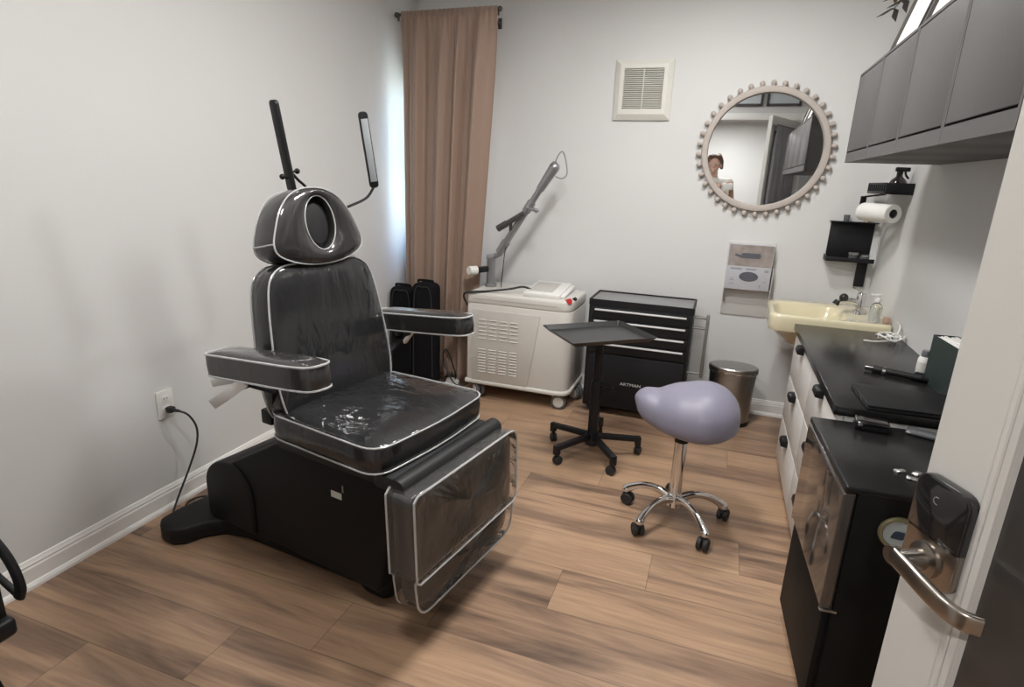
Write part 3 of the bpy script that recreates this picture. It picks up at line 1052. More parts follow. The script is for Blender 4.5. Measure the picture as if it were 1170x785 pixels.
lathe(b, [(0.052, 0.0), (0.052, 0.0015), (0, 0.0015)], (0.004, -0.029, -0.055), 32, MW, 1.0, 0.55)
obj('oval_opening', b, M['ink'], gb)
mk = mat('faint_ink', (0.30, 0.30, 0.34), 0.6)
for x, z, w_, h_ in ((-0.068, -0.012, 0.062, 0.010), (0.012, -0.012, 0.056, 0.010), (0.096, -0.018, 0.022, 0.014), (-0.085, -0.07, 0.02, 0.004), (-0.085, -0.08, 0.026, 0.004), (-0.085, -0.1, 0.028, 0.005), (0.07, -0.105, 0.008, 0.016), (0.092, -0.08, 0.02, 0.004)):
    b = B()
    for q in range(5):
        box(b, (w_ / 5, 0.0008, h_), (x + (q - 2) * w_ / 5, -0.0295, z))
    obj('printed_mark', b, mk, gb)

# ------------------------------------------------------------------ laser machine
lm = thing('laser_machine', 'beige wheeled laser machine with louvred side and jointed arm by the curtain', 'laser machine', (-1.09, 3.40, 0))
b = B()
out = rpoly([(-0.325, -0.20), (0.335, -0.20), (0.335, 0.215), (-0.325, 0.215)], [0.02, 0.085, 0.06, 0.02], 8)
prism(b, out, 0.50, Matrix.Translation((0, 0, 0.115)), 0.006)
prism(b, [(p[0] * 1.0, p[1] * 1.0) for p in out], 0.075, Matrix.Translation((0, 0, 0.608)), 0.018, 3)
obj('body', b, M['machine'], lm, angle=40)
b = B()
o2_ = rpoly([(-0.335, -0.212), (0.347, -0.212), (0.347, 0.22), (-0.335, 0.22)], [0.02, 0.09, 0.06, 0.02], 8)
prism(b, o2_, 0.028, Matrix.Translation((0, 0, 0.097)), 0.010, 3)
obj('base_rim', b, M['machine'], lm, angle=40)
b = B()
pan = [(-0.285, 0.125), (0.085, 0.125), (0.15, 0.58), (-0.285, 0.58)]
prism(b, pan, 0.008, frame_M((0, -0.2005, 0), (1, 0, 0), (0, 0, 1), (0, -1, 0)), 0.003)
pn = obj('side_panel', b, M['machine_panel'], lm)
for grp, z0, rows in ((0, 0.40, 6), (1, 0.185, 9)):
    b = B()
    for r in range(rows):
        for c in range(4):
            x = -0.215 + c * 0.068
            z = z0 + r * (0.118 / max(1, rows - 1) if grp == 0 else 0.145 / (rows - 1))
            box(b, (0.050, 0.007, 0.0055), (x, -0.2095, z), 0.002, rot=(math.radians(35), 0, 0))
    obj('louvre_panel', b, M['machine'], pn)
b = B()
bar(b, (-0.285, -0.2, 0.645), (0.25, -0.2, 0.645), 0.004, 0.002, 0)
obj('lid_seam', b, M['slot'], lm)
# touch screen unit
b = B()
box(b, (0.225, 0.34, 0.030), (0.135, -0.01, 0.705), 0.008, rot=(0.06, 0, 0.03))
sc_ = obj('control_screen', b, M['white'], lm)
b = B()
box(b, (0.15, 0.24, 0.002), (0.115, -0.01, 0.7205), 0.0008, rot=(0.06, 0, 0.03))
obj('display', b, mat('display_grey', (0.50, 0.48, 0.44), 0.3, noise=0.03), sc_)
b = B()
box(b, (0.05, 0.30, 0.018), (0.245, 0.01, 0.700), 0.008, rot=(0.06, 0, 0.03))
obj('screen_grip', b, M['white'], sc_)
b = B()
cyl(b, (0.285, -0.150, 0.668), (0.315, -0.178, 0.682), 0.017)
obj('stop_button', b, M['red'], lm)
b = B()
cyl(b, (0.317, -0.108, 0.676), (0.335, -0.115, 0.688), 0.011)
obj('key_switch', b, M['black'], lm)
def caster(parent, x, y, r, w, hm, wm, top, yaw=0.4, name='caster', hub=None):
    """fork plate, two wheels; standing on z=0"""
    b = B()
    d = Vector((math.cos(yaw), math.sin(yaw), 0))
    n = Vector((-d.y, d.x, 0))
    c = Vector((x, y, r)) + d * r * 0.35
    cyl(b, (x, y, r * 1.5), (x, y, top), r * 0.32)
    ball(b, (x, y, r * 1.55), r * 0.62, 12, (1, 1, 0.75))
    bar(b, Vector((x, y, r * 1.45)), c + Vector((0, 0, 0.0)), w * 0.35, r * 0.7, r * 0.1)
    o = obj(name, b, hm, parent)
    b = B()
    for s in (-1, 1):
        p = c + n * s * w * 0.30
        q = frame_M(p, d, Vector((0, 0, 1)), n * s)
        lathe(b, [(r * 0.93, -w * 0.2), (r, -w * 0.12), (r, w * 0.12), (r * 0.9, w * 0.2), (r * 0.72, w * 0.21), (r * 0.66, w * 0.17), (r * 0.3, w * 0.18), (r * 0.26, w * 0.24), (0, w * 0.24)], (0, 0, 0), 20, q)
    obj('wheel', b, wm, o)
    if hub:
        b = B()
        for s in (-1, 1):
            lathe(b, [(r * 0.70, w * 0.16), (r * 0.68, w * 0.25), (r * 0.25, w * 0.27), (0, w * 0.29)], (0, 0, 0), 20, frame_M(c + n * s * w * 0.30, d, Vector((0, 0, 1)), n * s))
        obj('wheel_hub', b, hub, o)
    return o
M['tyre'] = mat('grey_tyre', (0.10, 0.10, 0.10), 0.6)
M['casterw'] = mat('grey_white_wheel', (0.55, 0.54, 0.50), 0.45)
for x, y, yw in ((0.262, -0.150, 0.12), (0.320, 0.060, -0.5), (-0.265, -0.150, -0.8), (-0.265, 0.150, 0.9)):
    caster(lm, x, y, 0.047, 0.055, M['white'], M['tyre'], 0.098, yw, hub=M['casterw'])
# articulated arm
b = B()
cyl(b, (-0.262, 0.03, 0.682), (-0.262, 0.03, 0.860), 0.028)
cyl(b, (-0.262, 0.03, 0.682), (-0.262, 0.03, 0.705), 0.038)
box(b, (0.055, 0.055, 0.03), (-0.262, 0.03, 0.872), 0.008)
box(b, (0.05, 0.04, 0.035), (-0.215, 0.02, 0.890), 0.008, rot=(0, -0.5, 0))
obj('arm_column', b, M['alu'], lm)
b = B()
bar(b, (-0.28, 0.03, 0.795), (-0.318, -0.095, 0.798), 0.035, 0.035, 0.005)
obj('arm_clamp', b, M['black'], lm)
b = B()
cyl(b, (-0.316, -0.088, 0.798), (-0.345, -0.135, 0.800), 0.028, 0.026, 20)
obj('clamp_knob', b, M['white'], lm)
b = B()
A0, A1, A2 = Vector((-0.205, 0.02, 0.905)), Vector((-0.02, 0.0, 1.190)), Vector((0.128, 0.0, 1.425))
cyl(b, A0, A1, 0.020)
cyl(b, A0, A0.lerp(A1, 0.25), 0.027)
cyl(b, A1, A2, 0.019)
cyl(b, A1.lerp(A2, 0.45), A2, 0.024, 0.031)
cyl(b, A1.lerp(A2, -0.1), A1.lerp(A2, 0.15), 0.026)
ball(b, A2, 0.032, 14)
ball(b, A1, 0.028, 14)
obj('arm_tube', b, M['alu'], lm)
b = B()
H0, H1 = Vector((-0.205, -0.02, 1.055)), Vector((-0.04, -0.03, 1.155))
cyl(b, H0, H1, 0.016)
cyl(b, H0, H0.lerp(H1, 0.35), 0.021)
bar(b, H0.lerp(H1, 0.5), A0.lerp(A1, 0.42), 0.02, 0.016, 0.003)
obj('handpiece', b, M['rodm'], lm)
b = B()
bar(b, A1 + Vector((0, -0.01, 0)), A1 + Vector((0.055, -0.02, -0.012)), 0.022, 0.02, 0.004)
ball(b, A1 + Vector((0.058, -0.02, -0.014)), 0.014, 10)
obj('elbow_joint', b, M['alu'], lm)
b = B()
tube(b, spl([A2 + Vector((0.0, 0, 0.02)), A2 + Vector((0.025, 0, 0.075)), A2 + Vector((0.05, 0, 0.085)), A2 + Vector((0.072, 0, 0.02)), A2 + Vector((0.078, 0, -0.035)), A2 + Vector((0.05, 0, -0.06)), A2 + Vector((0.01, 0, -0.05))], 8), 0.0035, 6)
cyl(b, A2, A2 + Vector((0.0, 0, 0.035)), 0.012)
obj('arm_cable', b, M['alu'], lm)
b = B()
tube(b, spl([A0.lerp(A1, 0.3), A0.lerp(A1, 0.25) + Vector((0, -0.02, -0.06)), (-0.175, 0.01, 0.80), (-0.185, 0.02, 0.70), (-0.182, 0.02, 0.685)], 8), 0.003, 6)
obj('thin_cable', b, M['rubber'], lm)
b = B()
tube(b, spl([(0.05, -0.09, 0.712), (0.0, -0.10, 0.725), (-0.08, -0.13, 0.708), (-0.20, -0.18, 0.692), (-0.28, -0.205, 0.685), (-0.335, -0.20, 0.672), (-0.36, -0.17, 0.640), (-0.352, -0.13, 0.58)], 8), 0.0065, 8)
obj('hose', b, M['rubber'], lm)
b = B()
prism(b, [(0, 0), (0.11, 0.05), (0.11, 0.10), (0.0, 0.04)], 0.10, frame_M((-0.44, -0.195, 0.42), (1, 0, 0), (0, 0, 1), (0, 1, 0)), 0.005)
obj('handpiece_cradle', b, M['machine'], lm)

# cable loop and power strip on the floor beside it
b = B()
box(b, (0.09, 0.16, 0.045), (-1.56, 3.30, 0.023), 0.008, rot=(0, 0, 0.3))
ps = obj('power_strip', b, M['white'])
tag(ps, 'white power strip on the floor between curtain and laser machine', 'power strip')
b = B()
tube(b, [Vector(p) - Vector((-1.115, 3.40, 0)) for p in spl([(-1.58, 3.34, 0.047), (-1.575, 3.33, 0.09), (-1.60, 3.31, 0.20), (-1.63, 3.30, 0.26), (-1.64, 3.28, 0.22), (-1.61, 3.26, 0.14), (-1.545, 3.24, 0.062), (-1.49, 3.25, 0.045), (-1.455, 3.29, 0.07), (-1.43, 3.33, 0.14)], 8)], 0.0045, 6)
obj('power_cord', b, M['rubber'], lm, angle=60)

# black carry cases standing behind the armrest
def case(x, y, w, d, h, lean, yaw, label):
    t = thing('carry_case', label, 'case', (x, y, 0.0), yaw, None)
    Mx = Matrix.Rotation(lean, 4, 'X')
    b = B()
    prism(b, rpoly([(-w / 2, 0.012), (w / 2, 0.012), (w / 2 * 0.96, h), (-w / 2 * 0.92, h)], [0.03, 0.03, 0.05, 0.05], 6), d, Mx @ frame_M((0, d / 2, 0), (1, 0, 0), (0, 0, 1), (0, -1, 0)), 0.02, 3)
    obj('shell', b, M['blackcloth'], t)
    b = B()
    tube(b, [Mx @ Vector(p) for p in spl([(-w * 0.38, -d / 2, 0.1), (-w * 0.36, -d / 2 - 0.004, h * 0.6), (-w * 0.30, -d / 2 - 0.004, h * 0.93), (0, -d / 2 - 0.004, h * 0.965), (w * 0.32, -d / 2 - 0.004, h * 0.93), (w * 0.40, -d / 2 - 0.004, h * 0.6), (w * 0.42, -d / 2, 0.1)], 6)], 0.004, 6)
    obj('zip', b, M['rubber'], t)
    b = B()
    tube(b, [Mx @ Vector(p) for p in spl([(-0.05, -0.01, h - 0.003), (-0.045, -0.01, h + 0.012), (0.045, -0.01, h + 0.012), (0.05, -0.01, h - 0.003)], 5)], 0.007, 8)
    obj('carry_handle', b, M['blackcloth'], t)
case(-1.905, 3.275, 0.18, 0.09, 0.655, -0.02, 0.0, 'shorter black soft case behind the armrest, next to the left wall')
case(-1.715, 3.225, 0.17, 0.10, 0.705, -0.02, 0.0, 'taller black soft case behind the armrest, in front of the curtain')

# ------------------------------------------------------------------ rolling tool cart
tc_ = thing('tool_cart', 'black rolling tool cabinet with white drawer strips against the back wall', 'tool cabinet', (-0.378, 3.425, 0))
b = B()
W_, D_ = 0.585, 0.30
box(b, (W_, D_, 0.625), (0, 0, 0.358), 0.006)
obj('body', b, M['blackmetal'], tc_)
b = B()
MT = Matrix.Translation((0, 0, 0.668))
oo = rrect(W_ + 0.006, D_ + 0.006, 0.012)
ii = [(p[0] * 0.965, p[1] * 0.94) for p in oo]
picture_frame(b, oo, ii, [(0, 0), (0, 0.034), (1, 0.034), (1, 0.012), ], MT)
obj('top_rim', b, M['blackmetal'], tc_)
b = B()
box(b, (W_ - 0.012, D_ - 0.012, 0.008), (0, 0, 0.690), 0.001)
o = obj('top_mat', b, mat('grey_mat', (0.24, 0.24, 0.24), 0.5, bump=0.05, bscale=200), tc_)
o['label'] = 'grey top mat'
z = 0.655
for k in range(4):
    b = B()
    box(b, (0.545, 0.016, 0.062), (0.004, -D_ / 2 - 0.006, z - 0.031), 0.003)
    dr = obj('drawer', b, M['blackmetal'], tc_)
    b = B()
    box(b, (0.515, 0.014, 0.010), (0.002, -D_ / 2 - 0.017, z - 0.010), 0.003)
    o = obj('drawer_handle', b, mat('handle_strip_%d' % k, (0.72, 0.72, 0.72), 0.3, metal=0.2), dr)
    o['label'] = 'white strip handle'
    z -= 0.0675
b = B()
box(b, (0.545, 0.016, 0.325), (0.004, -D_ / 2 - 0.006, 0.2185), 0.004)
dd = obj('lower_door', b, M['blackmetal'], tc_)
tb_ = text_bm('ARTMAN', 0.0255)
b = B()
join(b, tb_, frame_M((-0.012, -D_ / 2 - 0.0146, 0.212), (1.18, 0, 0), (0, 0, 1), (0, -1, 0)))
obj('lettering', b, mat('letter_white', (0.62, 0.62, 0.60), 0.5), dd, smooth=False)
b = B()
for z in (0.645, 0.585):
    tube(b, spl([(W_ / 2 - 0.01, -0.10, z), (W_ / 2 + 0.05, -0.10, z), (W_ / 2 + 0.078, -0.10, z - 0.004)], 4), 0.007, 8)
bar(b, (W_ / 2 + 0.078, -0.10, 0.665), (W_ / 2 + 0.078, -0.10, 0.30), 0.030, 0.018, 0.004, (1, 0, 0))
for z in (0.32,):
    tube(b, [(W_ / 2 - 0.01, -0.10, z), (W_ / 2 + 0.078, -0.10, z)], 0.007, 8)
obj('push_handle', b, mat('grey_handle', (0.20, 0.19, 0.18), 0.4, metal=0.5), tc_)
for x, y, yw in ((-0.25, -0.11, 0.5), (0.25, -0.11, -0.6), (-0.25, 0.11, 1.5), (0.25, 0.11, 2.0)):
    caster(tc_, x, y, 0.018, 0.03, M['black'], M['rubber'], 0.05, yw)

# ------------------------------------------------------------------ tray stand
CTR = Vector((-0.492, 2.728, 0))
ts = thing('tray_stand', 'black rolling tray stand on a five-legged base before the tool cabinet', 'tray stand', CTR)
star0 = math.radians(19)
hub = B()
cyl(hub, (0, 0, 0.055), (0, 0, 0.12), 0.036, 0.030, 20)
obj('hub', hub, M['blackmetal'], ts)
for k in range(5):
    a = star0 + 2 * PI * k / 5
    d = Vector((math.cos(a), math.sin(a), 0))
    b = B()
    bar(b, d * 0.022 + Vector((0, 0, 0.100)), d * 0.232 + Vector((0, 0, 0.090)), 0.030, 0.028, 0.006)
    bar(b, d * 0.236 + Vector((0, 0, 0.104)), d * 0.236 + Vector((0, 0, 0.052)), 0.030, 0.030, 0.006, d)
    obj('leg', b, M['blackmetal'], ts)
    p = d * 0.236
    caster(ts, p.x, p.y, 0.023, 0.030, M['black'], M['rubber'], 0.06, a + 1.0 + 0.7 * k)
b = B()
bar(b, (0, 0, 0.09), (0, 0, 0.40), 0.048, 0.048, 0.006, (1, 0, 0))
bar(b, (0, 0, 0.38), (0, 0, 0.655), 0.036, 0.036, 0.004, (1, 0, 0))
obj('post', b, M['blackmetal'], ts)
b = B()
cyl(b, (0.02, 0.0, 0.36), (0.075, 0.02, 0.36), 0.009)
ball(b, (0.08, 0.021, 0.36), 0.016, 12)
obj('height_knob', b, M['black'], ts)
b = B()
ta = math.radians(40.2)
tcx, tcy = 0.010, -0.115
MTy = Matrix.Translation((tcx, tcy, 0.662)) @ Matrix.Rotation(ta, 4, 'Z')
oo = rrect(0.43, 0.335, 0.012)
ii = [(p[0] * 0.90, p[1] * 0.87) for p in oo]
rg = []
for f, z in ((0.05, 0.018), (0.0, 0.020), (0.0, 0.022), (0.05, 0.022), (0.95, 0.003), (1.0, 0.002)):
    rg.append([b.verts.new(MTy @ Vector((o[0] + (i[0] - o[0]) * f, o[1] + (i[1] - o[1]) * f, z))) for o, i in zip(oo, ii)])
rgb = [b.verts.new(MTy @ Vector((i[0], i[1], -0.001))) for i in ii]
seq = rg + [None]
for a, c in zip(rg[:-1], rg[1:]):
    for k in range(len(oo)):
        b.faces.new((a[k], a[(k + 1) % len(oo)], c[(k + 1) % len(oo)], c[k]))
b.faces.new(rg[-1])
for k in range(len(oo)):
    b.faces.new((rg[0][k], rgb[k], rgb[(k + 1) % len(oo)], rg[0][(k + 1) % len(oo)]))
b.faces.new(list(reversed(rgb)))
obj('tray', b, mat('tray_black', (0.020, 0.020, 0.021), 0.32, bump=0.03, bscale=200), ts, angle=25)
b = B()
bar(b, (0, 0, 0.652), (tcx * 1.4, tcy * 1.4, 0.652), 0.05, 0.014, 0.003)
obj('tray_bracket', b, M['blackmetal'], ts)

# ------------------------------------------------------------------ saddle stool
ss = thing('saddle_stool', 'lavender saddle stool on a chrome five-wheeled base', 'stool', (-0.045, 2.262, 0))
b = B()
cyl(b, (0, 0, 0.070), (0, 0, 0.125), 0.034, 0.028, 24)
ball(b, (0, 0, 0.118), 0.030, 16, (1, 1, 0.6))
obj('hub', b, M['chrome'], ss)
for k in range(5):
    a = math.radians(20.5) + 2 * PI * k / 5
    d = Vector((math.cos(a), math.sin(a), 0))
    pts = spl([d * 0.02 + Vector((0, 0, 0.100)), d * 0.075 + Vector((0, 0, 0.118)), d * 0.135 + Vector((0, 0, 0.112)), d * 0.185 + Vector((0, 0, 0.088)), d * 0.212 + Vector((0, 0, 0.066))], 6)
    n = len(pts)
    b = B()
    tube(b, pts, [0.021 - 0.008 * math.sin(PI * i / (n - 1)) * 0.8 for i in range(n)], 12, flat=0.8)
    ball(b, d * 0.212 + Vector((0, 0, 0.066)), 0.0195, 14)
    obj('leg', b, M['chrome'], ss)
    caster(ss, d.x * 0.212, d.y * 0.212, 0.026, 0.042, M['black'], M['rubber'], 0.068, a + 0.9 + k * 1.1)
b = B()
cyl(b, (0, 0, 0.10), (0, 0, 0.365), 0.0250, n=28)
cyl(b, (0, 0, 0.365), (0, 0, 0.42), 0.0165, n=24)
obj('gas_lift', b, M['chrome'], ss)
b = B()
lathe(b, [(0.0275, 0.358), (0.0275, 0.372), (0.030, 0.39), (0.018, 0.41)], n=28)
box(b, (0.10, 0.09, 0.014), (0.0, 0, 0.412), 0.004)
obj('seat_mechanism', b, M['black'], ss)
b = B()
secs = [(0.188, 0.008, 0.462, 0.468), (0.182, 0.070, 0.435, 0.500), (0.165, 0.115, 0.410, 0.527), (0.13, 0.152, 0.392, 0.553), (0.08, 0.178, 0.378, 0.568), (0.03, 0.183, 0.374, 0.568), (-0.02, 0.172, 0.376, 0.560),
        (-0.065, 0.158, 0.382, 0.552), (-0.105, 0.134, 0.388, 0.540), (-0.137, 0.110, 0.397, 0.530), (-0.165, 0.096, 0.407, 0.530), (-0.193, 0.080, 0.422, 0.529), (-0.216, 0.057, 0.445, 0.519), (-0.232, 0.018, 0.480, 0.503), (-0.235, 0.004, 0.490, 0.494)]
dense = []
for i in range(len(secs) - 1):
    pass
dense = [tuple(v) for v in spl([Vector(s) for s in secs], 4)]
n = 36
rings = []
for (x, w_, zb, zt) in dense:
    ring = []
    ze = zb + (zt - zb) * 0.36
    drop = 0.0
    for k in range(n):
        a = 2 * PI * k / n
        c, s = math.cos(a), math.sin(a)
        yy = w_ * math.copysign(abs(c) ** 0.9, c)
        zz = ze + (zt - ze) * abs(s) ** 0.85 if s >= 0 else ze - (ze - zb) * abs(s) ** 0.7
        ring.append(b.verts.new((x, yy, zz)))
    rings.append(ring)
for a, c in zip(rings[:-1], rings[1:]):
    for k in range(n):
        b.faces.new((a[k], a[(k + 1) % n], c[(k + 1) % n], c[k]))
b.faces.new(rings[0])
b.faces.new(rings[-1])
o = obj('saddle_seat', b, M['lav'], ss, angle=80)
o.location = (0.024, 0.0, -0.004)
o.scale = (0.955, 1.0, 1.08)
o.rotation_euler = (0, math.radians(0), math.radians(6))
b = B()
for i_s in (11,):
    pass

# ------------------------------------------------------------------ waste bin
wb = thing('waste_bin', 'small oval brushed steel waste bin beside the tool cabinet', 'waste bin', (0.168, 3.475, 0))
b = B()
lathe(b, [(0.118, 0.012), (0.120, 0.03), (0.130, 0.325)], n=48, sy=0.72)
obj('bucket', b, M['steel'], wb)
b = B()
lathe(b, [(0.121, 0.0), (0.123, 0.004), (0.123, 0.022), (0.119, 0.026)], n=48, sy=0.72)
obj('base_ring', b, M['black'], wb)
b = B()
lathe(b, [(0.134, 0.322), (0.137, 0.328), (0.137, 0.346), (0.130, 0.352), (0.09, 0.356), (0, 0.358)], n=48, sy=0.73)
obj('lid', b, M['steel'], wb)
b = B()
lathe(b, [(0.1355, 0.318), (0.1385, 0.321), (0.1385, 0.330), (0.1355, 0.332)], n=48, sy=0.73)
obj('lid_rim', b, M['chrome'], wb)
b = B()
box(b, (0.07, 0.05, 0.012), (0, -0.098, 0.014), 0.004)
obj('pedal', b, M['black'], wb)

# ------------------------------------------------------------------ outlet and cord on the left wall
ol = thing('wall_outlet', 'white double power outlet low on the left wall', 'outlet', (XL, 1.575, 0.441))
MLW = frame_M((0, 0, 0), (0, 1, 0), (0, 0, 1), (1, 0, 0))
b = B()
prism(b, rrect(0.072, 0.115, 0.005), 0.006, MLW @ Matrix.Translation((0, 0, 0.001)), 0.002)
pl = obj('cover_plate', b, M['white'], ol)
for z in (0.021, -0.021):
    b = B()
    prism(b, rrect(0.034, 0.029, 0.008), 0.0025, MLW @ Matrix.Translation((0, z, 0.0062)), 0.0008)
    rc = obj('receptacle', b, M['white'], ol)
    b = B()
    for y in (-0.007, 0.007):
        box(b, (0.0006, 0.0025, 0.009), (0.009, y, z + 0.003))
    obj('slots', b, M['ink'], rc)
IC = (Matrix.Translation((-1.1426, 1.5824, 0)) @ Matrix.Rotation(TH, 4, 'Z')).inverted()
b = B()
box(b, (0.03, 0.026, 0.024), (-1.984, 1.578, 0.420), 0.006)
cyl(b, (-1.972, 1.578, 0.420), (-1.945, 1.584, 0.417), 0.008, 0.005, 12)
bp_ = b
b = B()
tube(b, spl([(-1.95, 1.583, 0.418), (-1.925, 1.605, 0.395), (-1.925, 1.635, 0.33), (-1.935, 1.635, 0.255), (-1.95, 1.60, 0.16), (-1.955, 1.545, 0.07), (-1.945, 1.50, 0.018), (-1.925, 1.475, 0.0065)], 8)[:-1] +
     spl([(-1.925, 1.475, 0.0065), (-1.90, 1.475, 0.006), (-1.905, 1.52, 0.007), (-1.945, 1.56, 0.012), (-1.945, 1.615, 0.012), (-1.89, 1.66, 0.010), (-1.82, 1.665, 0.03), (-1.77, 1.655, 0.05)], 8), 0.0042, 8)
bmesh.ops.transform(b, matrix=IC, verts=b.verts[:])
bmesh.ops.transform(bp_, matrix=IC, verts=bp_.verts[:])
cd = obj('power_cord', b, M['rubber'], ch, angle=60)
obj('plug', bp_, M['rubber'], cd)

# ------------------------------------------------------------------ worktop, drawer units
def drawer_unit(y0, y1, label):
    t = thing('drawer_unit', label, 'drawer cabinet', (0.40, y0, 0), 0, 'white drawer units under the worktop')
    w_ = y1 - y0 - 0.004
    b = B()
    box(b, (0.38, w_, 0.635), (0.212, w_ / 2, 0.382), 0.002)
    obj('carcass', b, M['wcab'], t)
    b = B()
    box(b, (0.35, w_ - 0.02, 0.05), (0.225, w_ / 2, 0.036), 0.002)
    obj('plinth', b, M['black'], t)
    for x, y in ((0.045, 0.03), (0.045, w_ - 0.03)):
        b = B()
        cyl(b, (x, y, 0.0), (x, y, 0.064), 0.017, 0.02)
        obj('leg', b, M['white'], t)
    for k, (z0, z1) in enumerate(((0.483, 0.700), (0.267, 0.479), (0.062, 0.263))):
        b = B()
        box(b, (0.018, w_, z1 - z0), (0.0115, w_ / 2, (z0 + z1) / 2), 0.002)
        d = obj('drawer', b, M['wcab'], t)
        # cup shaped pull on a wire stem
        b = B()
        hz = z1 - 0.018
        prism(b, rpoly([(0, 0.016), (-0.026, 0.012), (-0.030, -0.014), (0, -0.018)], [0, 0.008, 0.008, 0], 4), 0.074, frame_M((0.0025, w_ * 0.5 + 0.037, hz), (1, 0, 0), (0, 0, 1), (0, -1, 0)), 0.003)
        h_ = obj('drawer_pull', b, M['black'], d)
        h_['label'] = 'black cup pull'
    return t
drawer_unit(2.43, 3.005, 'white three-drawer unit with black pulls, next to the sink')
drawer_unit(1.885, 2.43, 'white three-drawer unit with black pulls, next to the black fridge')
b = B()
box(b, (0.424, 1.145, 0.030), (0.602, 2.448, 0.717), 0.003)
tag(obj('worktop', b, M['top']), 'black worktop along the right wall over white drawers', 'worktop')
ZT = 0.7325

# things on the worktop
lp = thing('laptop', 'closed black laptop lying flat on the worktop', 'laptop', (0.605, 1.985, ZT), math.radians(2))
b = B()
prism(b, rrect(0.27, 0.215, 0.012), 0.009, None, 0.002)
obj('base', b, M['black'], lp)
b = B()
prism(b, rrect(0.268, 0.213, 0.012), 0.006, Matrix.Translation((0, 0, 0.0098)), 0.002)
obj('lid', b, M['black'], lp)
pn_ = thing('machine_pen', 'long slim black pen-shaped device lying behind the laptop', 'pen device', (0.655, 2.275, ZT + 0.0), math.radians(-22))
b = B()
cyl(b, (-0.085, 0, 0.013), (0.06, 0, 0.013), 0.013, 0.012, 20)
cyl(b, (0.06, 0, 0.013), (0.085, 0, 0.012), 0.012, 0.008, 20)
obj('barrel', b, M['black'], pn_)
b = B()
cyl(b, (-0.110, 0, 0.013), (-0.084, 0, 0.013), 0.009, 0.012, 20)
obj('tip', b, M['blackgloss'], pn_)
b = B()
cyl(b, (-0.055, 0, 0.013), (-0.045, 0, 0.013), 0.0135, n=20)
obj('grip_ring', b, M['chrome'], pn_)
b = B()
pts = []
for i in range(60):
    t = i / 59
    a = t * 2 * PI * 3.1
    pts.append((0.745 + 0.05 * math.cos(a) * (0.7 + 0.4 * math.sin(5 * t)) + 0.02 * t, 2.865 + 0.05 * math.sin(a) * (0.8 + 0.3 * math.cos(4 * t)), ZT + 0.004 + 0.022 * abs(math.sin(a * 1.3))))
pts = spl([(0.64, 2.80, ZT + 0.004), (0.69, 2.80, ZT + 0.004), pts[0]], 6)[:-1] + [Vector(p) for p in pts] + spl([pts[-1], (0.80, 2.93, ZT + 0.05), (0.8, 2.99, ZT + 0.06)], 6)[1:]
tube(b, pts, 0.0032, 6)
tag(obj('charging_cable', b, M['white'], angle=60), 'tangled white charging cable at the sink end of the worktop', 'cable')
bt = thing('lotion_bottle', 'small white bottle with a flip cap standing beside the green box', 'bottle', (0.738, 2.345, ZT))
b = B()
lathe(b, [(0.020, 0.0), (0.022, 0.003), (0.022, 0.060), (0.018, 0.070)], n=24)
obj('bottle_body', b, M['white'], bt)
b = B()
lathe(b, [(0.0225, 0.018), (0.0226, 0.019), (0.0226, 0.05), (0.0225, 0.051)], n=24)
obj('bottle_label', b, M['boxpaint'], bt)
b = B()
lathe(b, [(0.015, 0.070), (0.015, 0.090), (0.013, 0.093), (0, 0.093)], n=24)
obj('cap', b, M['smoke'], bt)
gr = thing('storage_box', 'dark green box standing upright on the worktop with a pale open top', 'box', (0.770, 2.175, ZT), math.radians(4))
b = B()
oo = rrect(0.075, 0.225, 0.002, 1)
ii = [(p[0] * 0.93, p[1] * 0.975) for p in oo]
picture_frame(b, oo, ii, [(0, 0), (0, 0.165), (1, 0.165), (1, 0.0)], Matrix.Identity(4))
box(b, (0.07, 0.22, 0.003), (0, 0, 0.0025))
obj('box_shell', b, M['green'], gr)
b = B()
for k in range(6):
    box(b, (0.008, 0.205, 0.154 + 0.004 * (k % 3)), (-0.026 + k * 0.0105, 0, 0.084), 0.0005)
obj('papers', b, M['paper'], gr)
b = B()
box(b, (0.075, 0.03, 0.020), (0.735, 2.285, ZT + 0.0105), 0.004, rot=(0, 0, -0.5))
tag(obj('black_pouch', b, M['blackcloth']), 'tiny black pouch between the pen device and the green box', 'pouch')

# ------------------------------------------------------------------ fridge
fa = math.radians(3.0)
fr = thing('mini_fridge', 'black mini fridge with a glossy door at the near end of the worktop', 'fridge', (0.345, 1.400, 0), fa)
FD, FW, FH = 0.43, 0.44, 0.70
b = B()
box(b, (FD, FW, FH - 0.045), (FD / 2 + 0.030, FW / 2, (FH + 0.025) / 2), 0.006)
obj('body', b, M['dullblack'], fr)
b = B()
box(b, (FD + 0.028, FW, 0.018), (FD / 2 + 0.016, FW / 2, FH - 0.009), 0.006, 3)
obj('top_panel', b, M['top'], fr)
b = B()
prism(b, rpoly([(0, 0.36), (0.028, 0.36), (0.028, 0.680), (0, 0.680)], [0.010, 0.002, 0.002, 0.010]), FW - 0.004, frame_M((0, FW - 0.002, 0), (1, 0, 0), (0, 0, 1), (0, -1, 0)), 0.004)
dr = obj('fridge_door', b, mat('fridge_gloss', (0.05, 0.042, 0.038), 0.10, coat=0.7, coat_rough=0.05, noise=0.1), fr)
for p in ((0.354, 0.004), (0.354, FW - 0.004)):
    b = B()
    bar(b, (0.001, p[1], 0.357), (0.04, p[1], 0.357), 0.012, 0.006, 0.001)
    obj('hinge', b, M['steel'], fr)
b = B()
box(b, (0.022, FW - 0.02, 0.30), (0.022, FW / 2, 0.20), 0.004)
obj('lower_panel', b, M['dullblack'], fr)
b = B()
